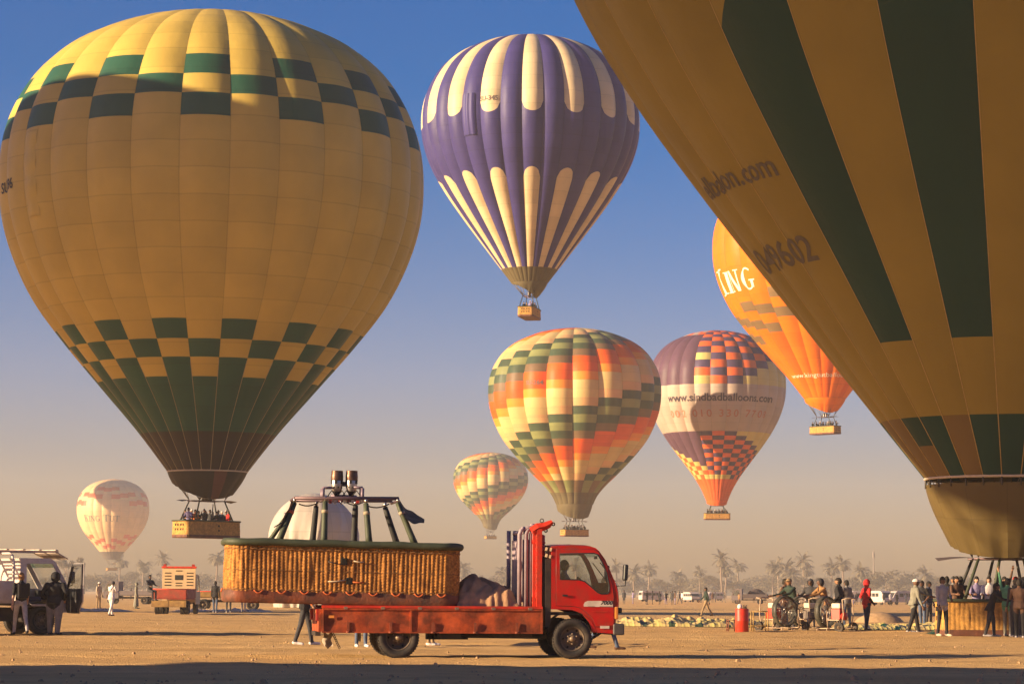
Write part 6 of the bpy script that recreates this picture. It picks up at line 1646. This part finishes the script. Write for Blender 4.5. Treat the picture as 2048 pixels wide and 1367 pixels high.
# passengers in the grounded basket
def in_basket(E, lx, ly, z0=None, up=.15):
    M = E.M @ Matrix.Translation((0, 0, E.z0)) @ Matrix.Rotation(E.by, 4, 'Z'); return M @ Vector((lx, ly, up))
for lx, ly, f, of, cp, lab, sk, ps in (
  (-1.95, .15, 170, ('black', 'black', 'black'), None, 'dark haired passenger in black turned away at the end of the grounded basket', 'dark', 'rail'),
  (-1.45, .45, 190, ('charcoal', 'black', 'black'), None, 'dark haired passenger in charcoal in the grounded basket back row', 'tan', 'rail'),
  (-1.10, -.40, 10, ('lilac', 'navy', 'black'), None, 'passenger in lilac shirt and dark glasses in the grounded basket', 'pale', 'rail'),
  (-.72, -.52, -10, ('white', 'navy', 'black'), None, 'passenger in white shirt in the grounded basket', 'pale', 'rail'),
  (-.30, .35, 200, ('navy', 'navy', 'black'), None, 'passenger in navy behind the white shirt passenger in the grounded basket', 'tan', 'rail'),
  (.15, -.35, 60, ('black', 'black', 'black'), 'red', 'passenger in black with red cap in the grounded basket', 'tan', 'photo'),
  (.55, .35, 30, ('charcoal', 'black', 'black'), None, 'passenger in charcoal beside the burner poles in the grounded basket', 'pale', 'rail'),
  (-1.75, -.45, 20, ('brown', 'black', 'black'), None, 'passenger in brown behind the grey sweatshirt person at the grounded basket', 'tan', 'rail'),
  (.95, -.45, 140, ('sage', 'black', 'black'), None, 'passenger in grey green beside the green top person', 'tan', 'rail'),
  (-.15, -.05, 40, ('brown', 'black', 'black'), None, 'passenger in brown between the white shirt and red cap passengers', 'tan', 'hold'),
  (-1.7, .40, 150, ('grey', 'black', 'black'), 'charcoal', 'passenger in grey with dark cap at the back of the grounded basket', 'tan', 'photo'),
  (.35, -.1, 330, ('navy', 'black', 'black'), None, 'passenger in navy right beside the red cap passenger', 'pale', 'rail')):
    p = in_basket(Cb, lx, ly); person(lab, p, f, of, pose=ps, h=1.72, detail=2, cap=cp, skinc=sk)
# passengers aloft
rp_ = random.Random(21)
TOPS = ['charcoal', 'black', 'navy', 'brown', 'grey', 'orange', 'white', 'tan', 'sage', 'red', 'lilac']
def crew(E, n, what, L=3.9, rows=(-.5, .35), detail=1):
    for k in range(n):
        lx = -L / 2 + L * (k + .5) / n + rp_.uniform(-.08, .08); ly = rows[k % 2] + rp_.uniform(-.1, .1)
        c = 'orange' if (k == 2 and E is A) else rp_.choice(TOPS[:5] if k % 4 else TOPS)
        p = in_basket(E, lx, ly)
        person('passenger in %s top standing in the basket of the %s' % (c, what), p, rp_.uniform(-40, 60), (c, 'navy', 'black'), pose=rp_.choice(('rail', 'rail', 'stand', 'hold' if k % 3 == 0 else 'rail', 'photo')), h=rp_.uniform(1.6, 1.8), detail=detail, skinc=rp_.choice(('pale', 'tan', 'tan')), group='passengers of the ' + what, cap='white' if rp_.random() < .12 else None)
crew(A, 14, 'yellow green checkered balloon')
crew(B, 6, 'purple striped balloon', 3.6, detail=0)
crew(D, 12, 'orange balloon', detail=0)
crew(E_, 14, 'larger diagonal banded balloon', detail=0)
crew(F_, 8, 'smaller diagonal banded balloon', detail=0)
crew(G, 12, 'plum and yellow lettered balloon', detail=0)
# onlookers across the field
FAR = [(1248, 1208, 1180, 'charcoal', 'charcoal', 'stand'), (1266, 1207, 1181, 'lilac', 'lilac', 'photo'), (1294, 1208, 1179, 'black', 'charcoal', 'pocket'), (1305, 1208, 1181, 'black', 'black', 'rail'), (1319, 1208, 1182, 'black', 'black', 'pocket'),
       (1332, 1208, 1182, 'black', 'lilac', 'photo'), (1345, 1208, 1181, 'charcoal', 'charcoal', 'stand'), (1350, 1208, 1180, 'brown', 'lilac', 'stand'), (1359, 1207, 1182, 'grey', 'charcoal', 'walk'), (1364, 1203, 1179, 'white', 'charcoal', 'stand'), (1341, 1202, 1178, 'sage', 'grey', 'stand'),
       (1425, 1202, 1179, 'brown', 'brown', 'stand'), (1431, 1202, 1180, 'charcoal', 'charcoal', 'stand'), (1448, 1203, 1181, 'charcoal', 'grey', 'walk'), (1466, 1204, 1181, 'brown', 'charcoal', 'stand'), (1530, 1204, 1182, 'charcoal', 'charcoal', 'stand'), (1522, 1204, 1182, 'black', 'charcoal', 'stand'), (1478, 1207, 1185, 'tan', 'brown', 'stand'), (1561, 1206, 1180, 'charcoal', 'charcoal', 'stand'), (1568, 1206, 1181, 'navy', 'lilac', 'stand'), (1576, 1206, 1181, 'lilac', 'navy', 'stand'),
       (1699, 1208, 1182, 'lilac', 'charcoal', 'stand'), (1705, 1208, 1182, 'navy', 'lilac', 'stand'), (1713, 1207, 1180, 'charcoal', 'grey', 'stand'), (1746, 1209, 1190, 'grey', 'charcoal', 'stand'), (1781, 1209, 1181, 'white', 'charcoal', 'stand'), (1688, 1206, 1181, 'black', 'charcoal', 'stand'), (1723, 1207, 1182, 'brown', 'charcoal', 'stand'), (1768, 1208, 1182, 'charcoal', 'navy', 'walk'), (1794, 1208, 1182, 'black', 'black', 'stand'), (1812, 1207, 1181, 'navy', 'charcoal', 'stand'), (1596, 1205, 1182, 'brown', 'brown', 'stand'), (1508, 1203, 1181, 'black', 'brown', 'stand'), (1402, 1203, 1180, 'navy', 'navy', 'stand'), (231, 1199, 1177, 'charcoal', 'charcoal', 'stand'), (245, 1199, 1176, 'brown', 'charcoal', 'stand'), (262, 1199, 1176, 'charcoal', 'grey', 'stand'), (1628, 1199, 1162, 'charcoal', 'charcoal', 'stand')]
for px, fy, hy, a, b_, ps in FAR[:-1]:
    ped('small distant onlooker in %s top and %s legwear across the field' % (a, b_), px, fy, hy, rr.uniform(-60, 240), (a, b_, 'black'), pose=ps, detail=0, group='distant onlookers in %s and %s' % (a, b_), coat=.08, skinc='dark', hr=(1.58, 1.8))
finish_people()

# ------------------------------------------------------------------ dusty morning air
hz_ = MB(); hz_.box((0, 720, 33.5), (1300, 1500, 70))
haze = hz_.build('haze', [])
hm_ = bpy.data.materials.new('dusty_air'); hm_.use_nodes = True
hn, hl = hm_.node_tree.nodes, hm_.node_tree.links
hn.remove(hn['Principled BSDF'])
pv = hn.new('ShaderNodeVolumePrincipled')
pv.inputs['Color'].default_value = (.91, .90, .86, 1); pv.inputs['Density'].default_value = HAZE_D; pv.inputs['Anisotropy'].default_value = .1
hl.new(pv.outputs[0], hn['Material Output'].inputs['Volume'])
haze.data.materials.append(hm_)
tag(haze, 'pale dusty morning air over the field', 'haze', None, 'stuff')
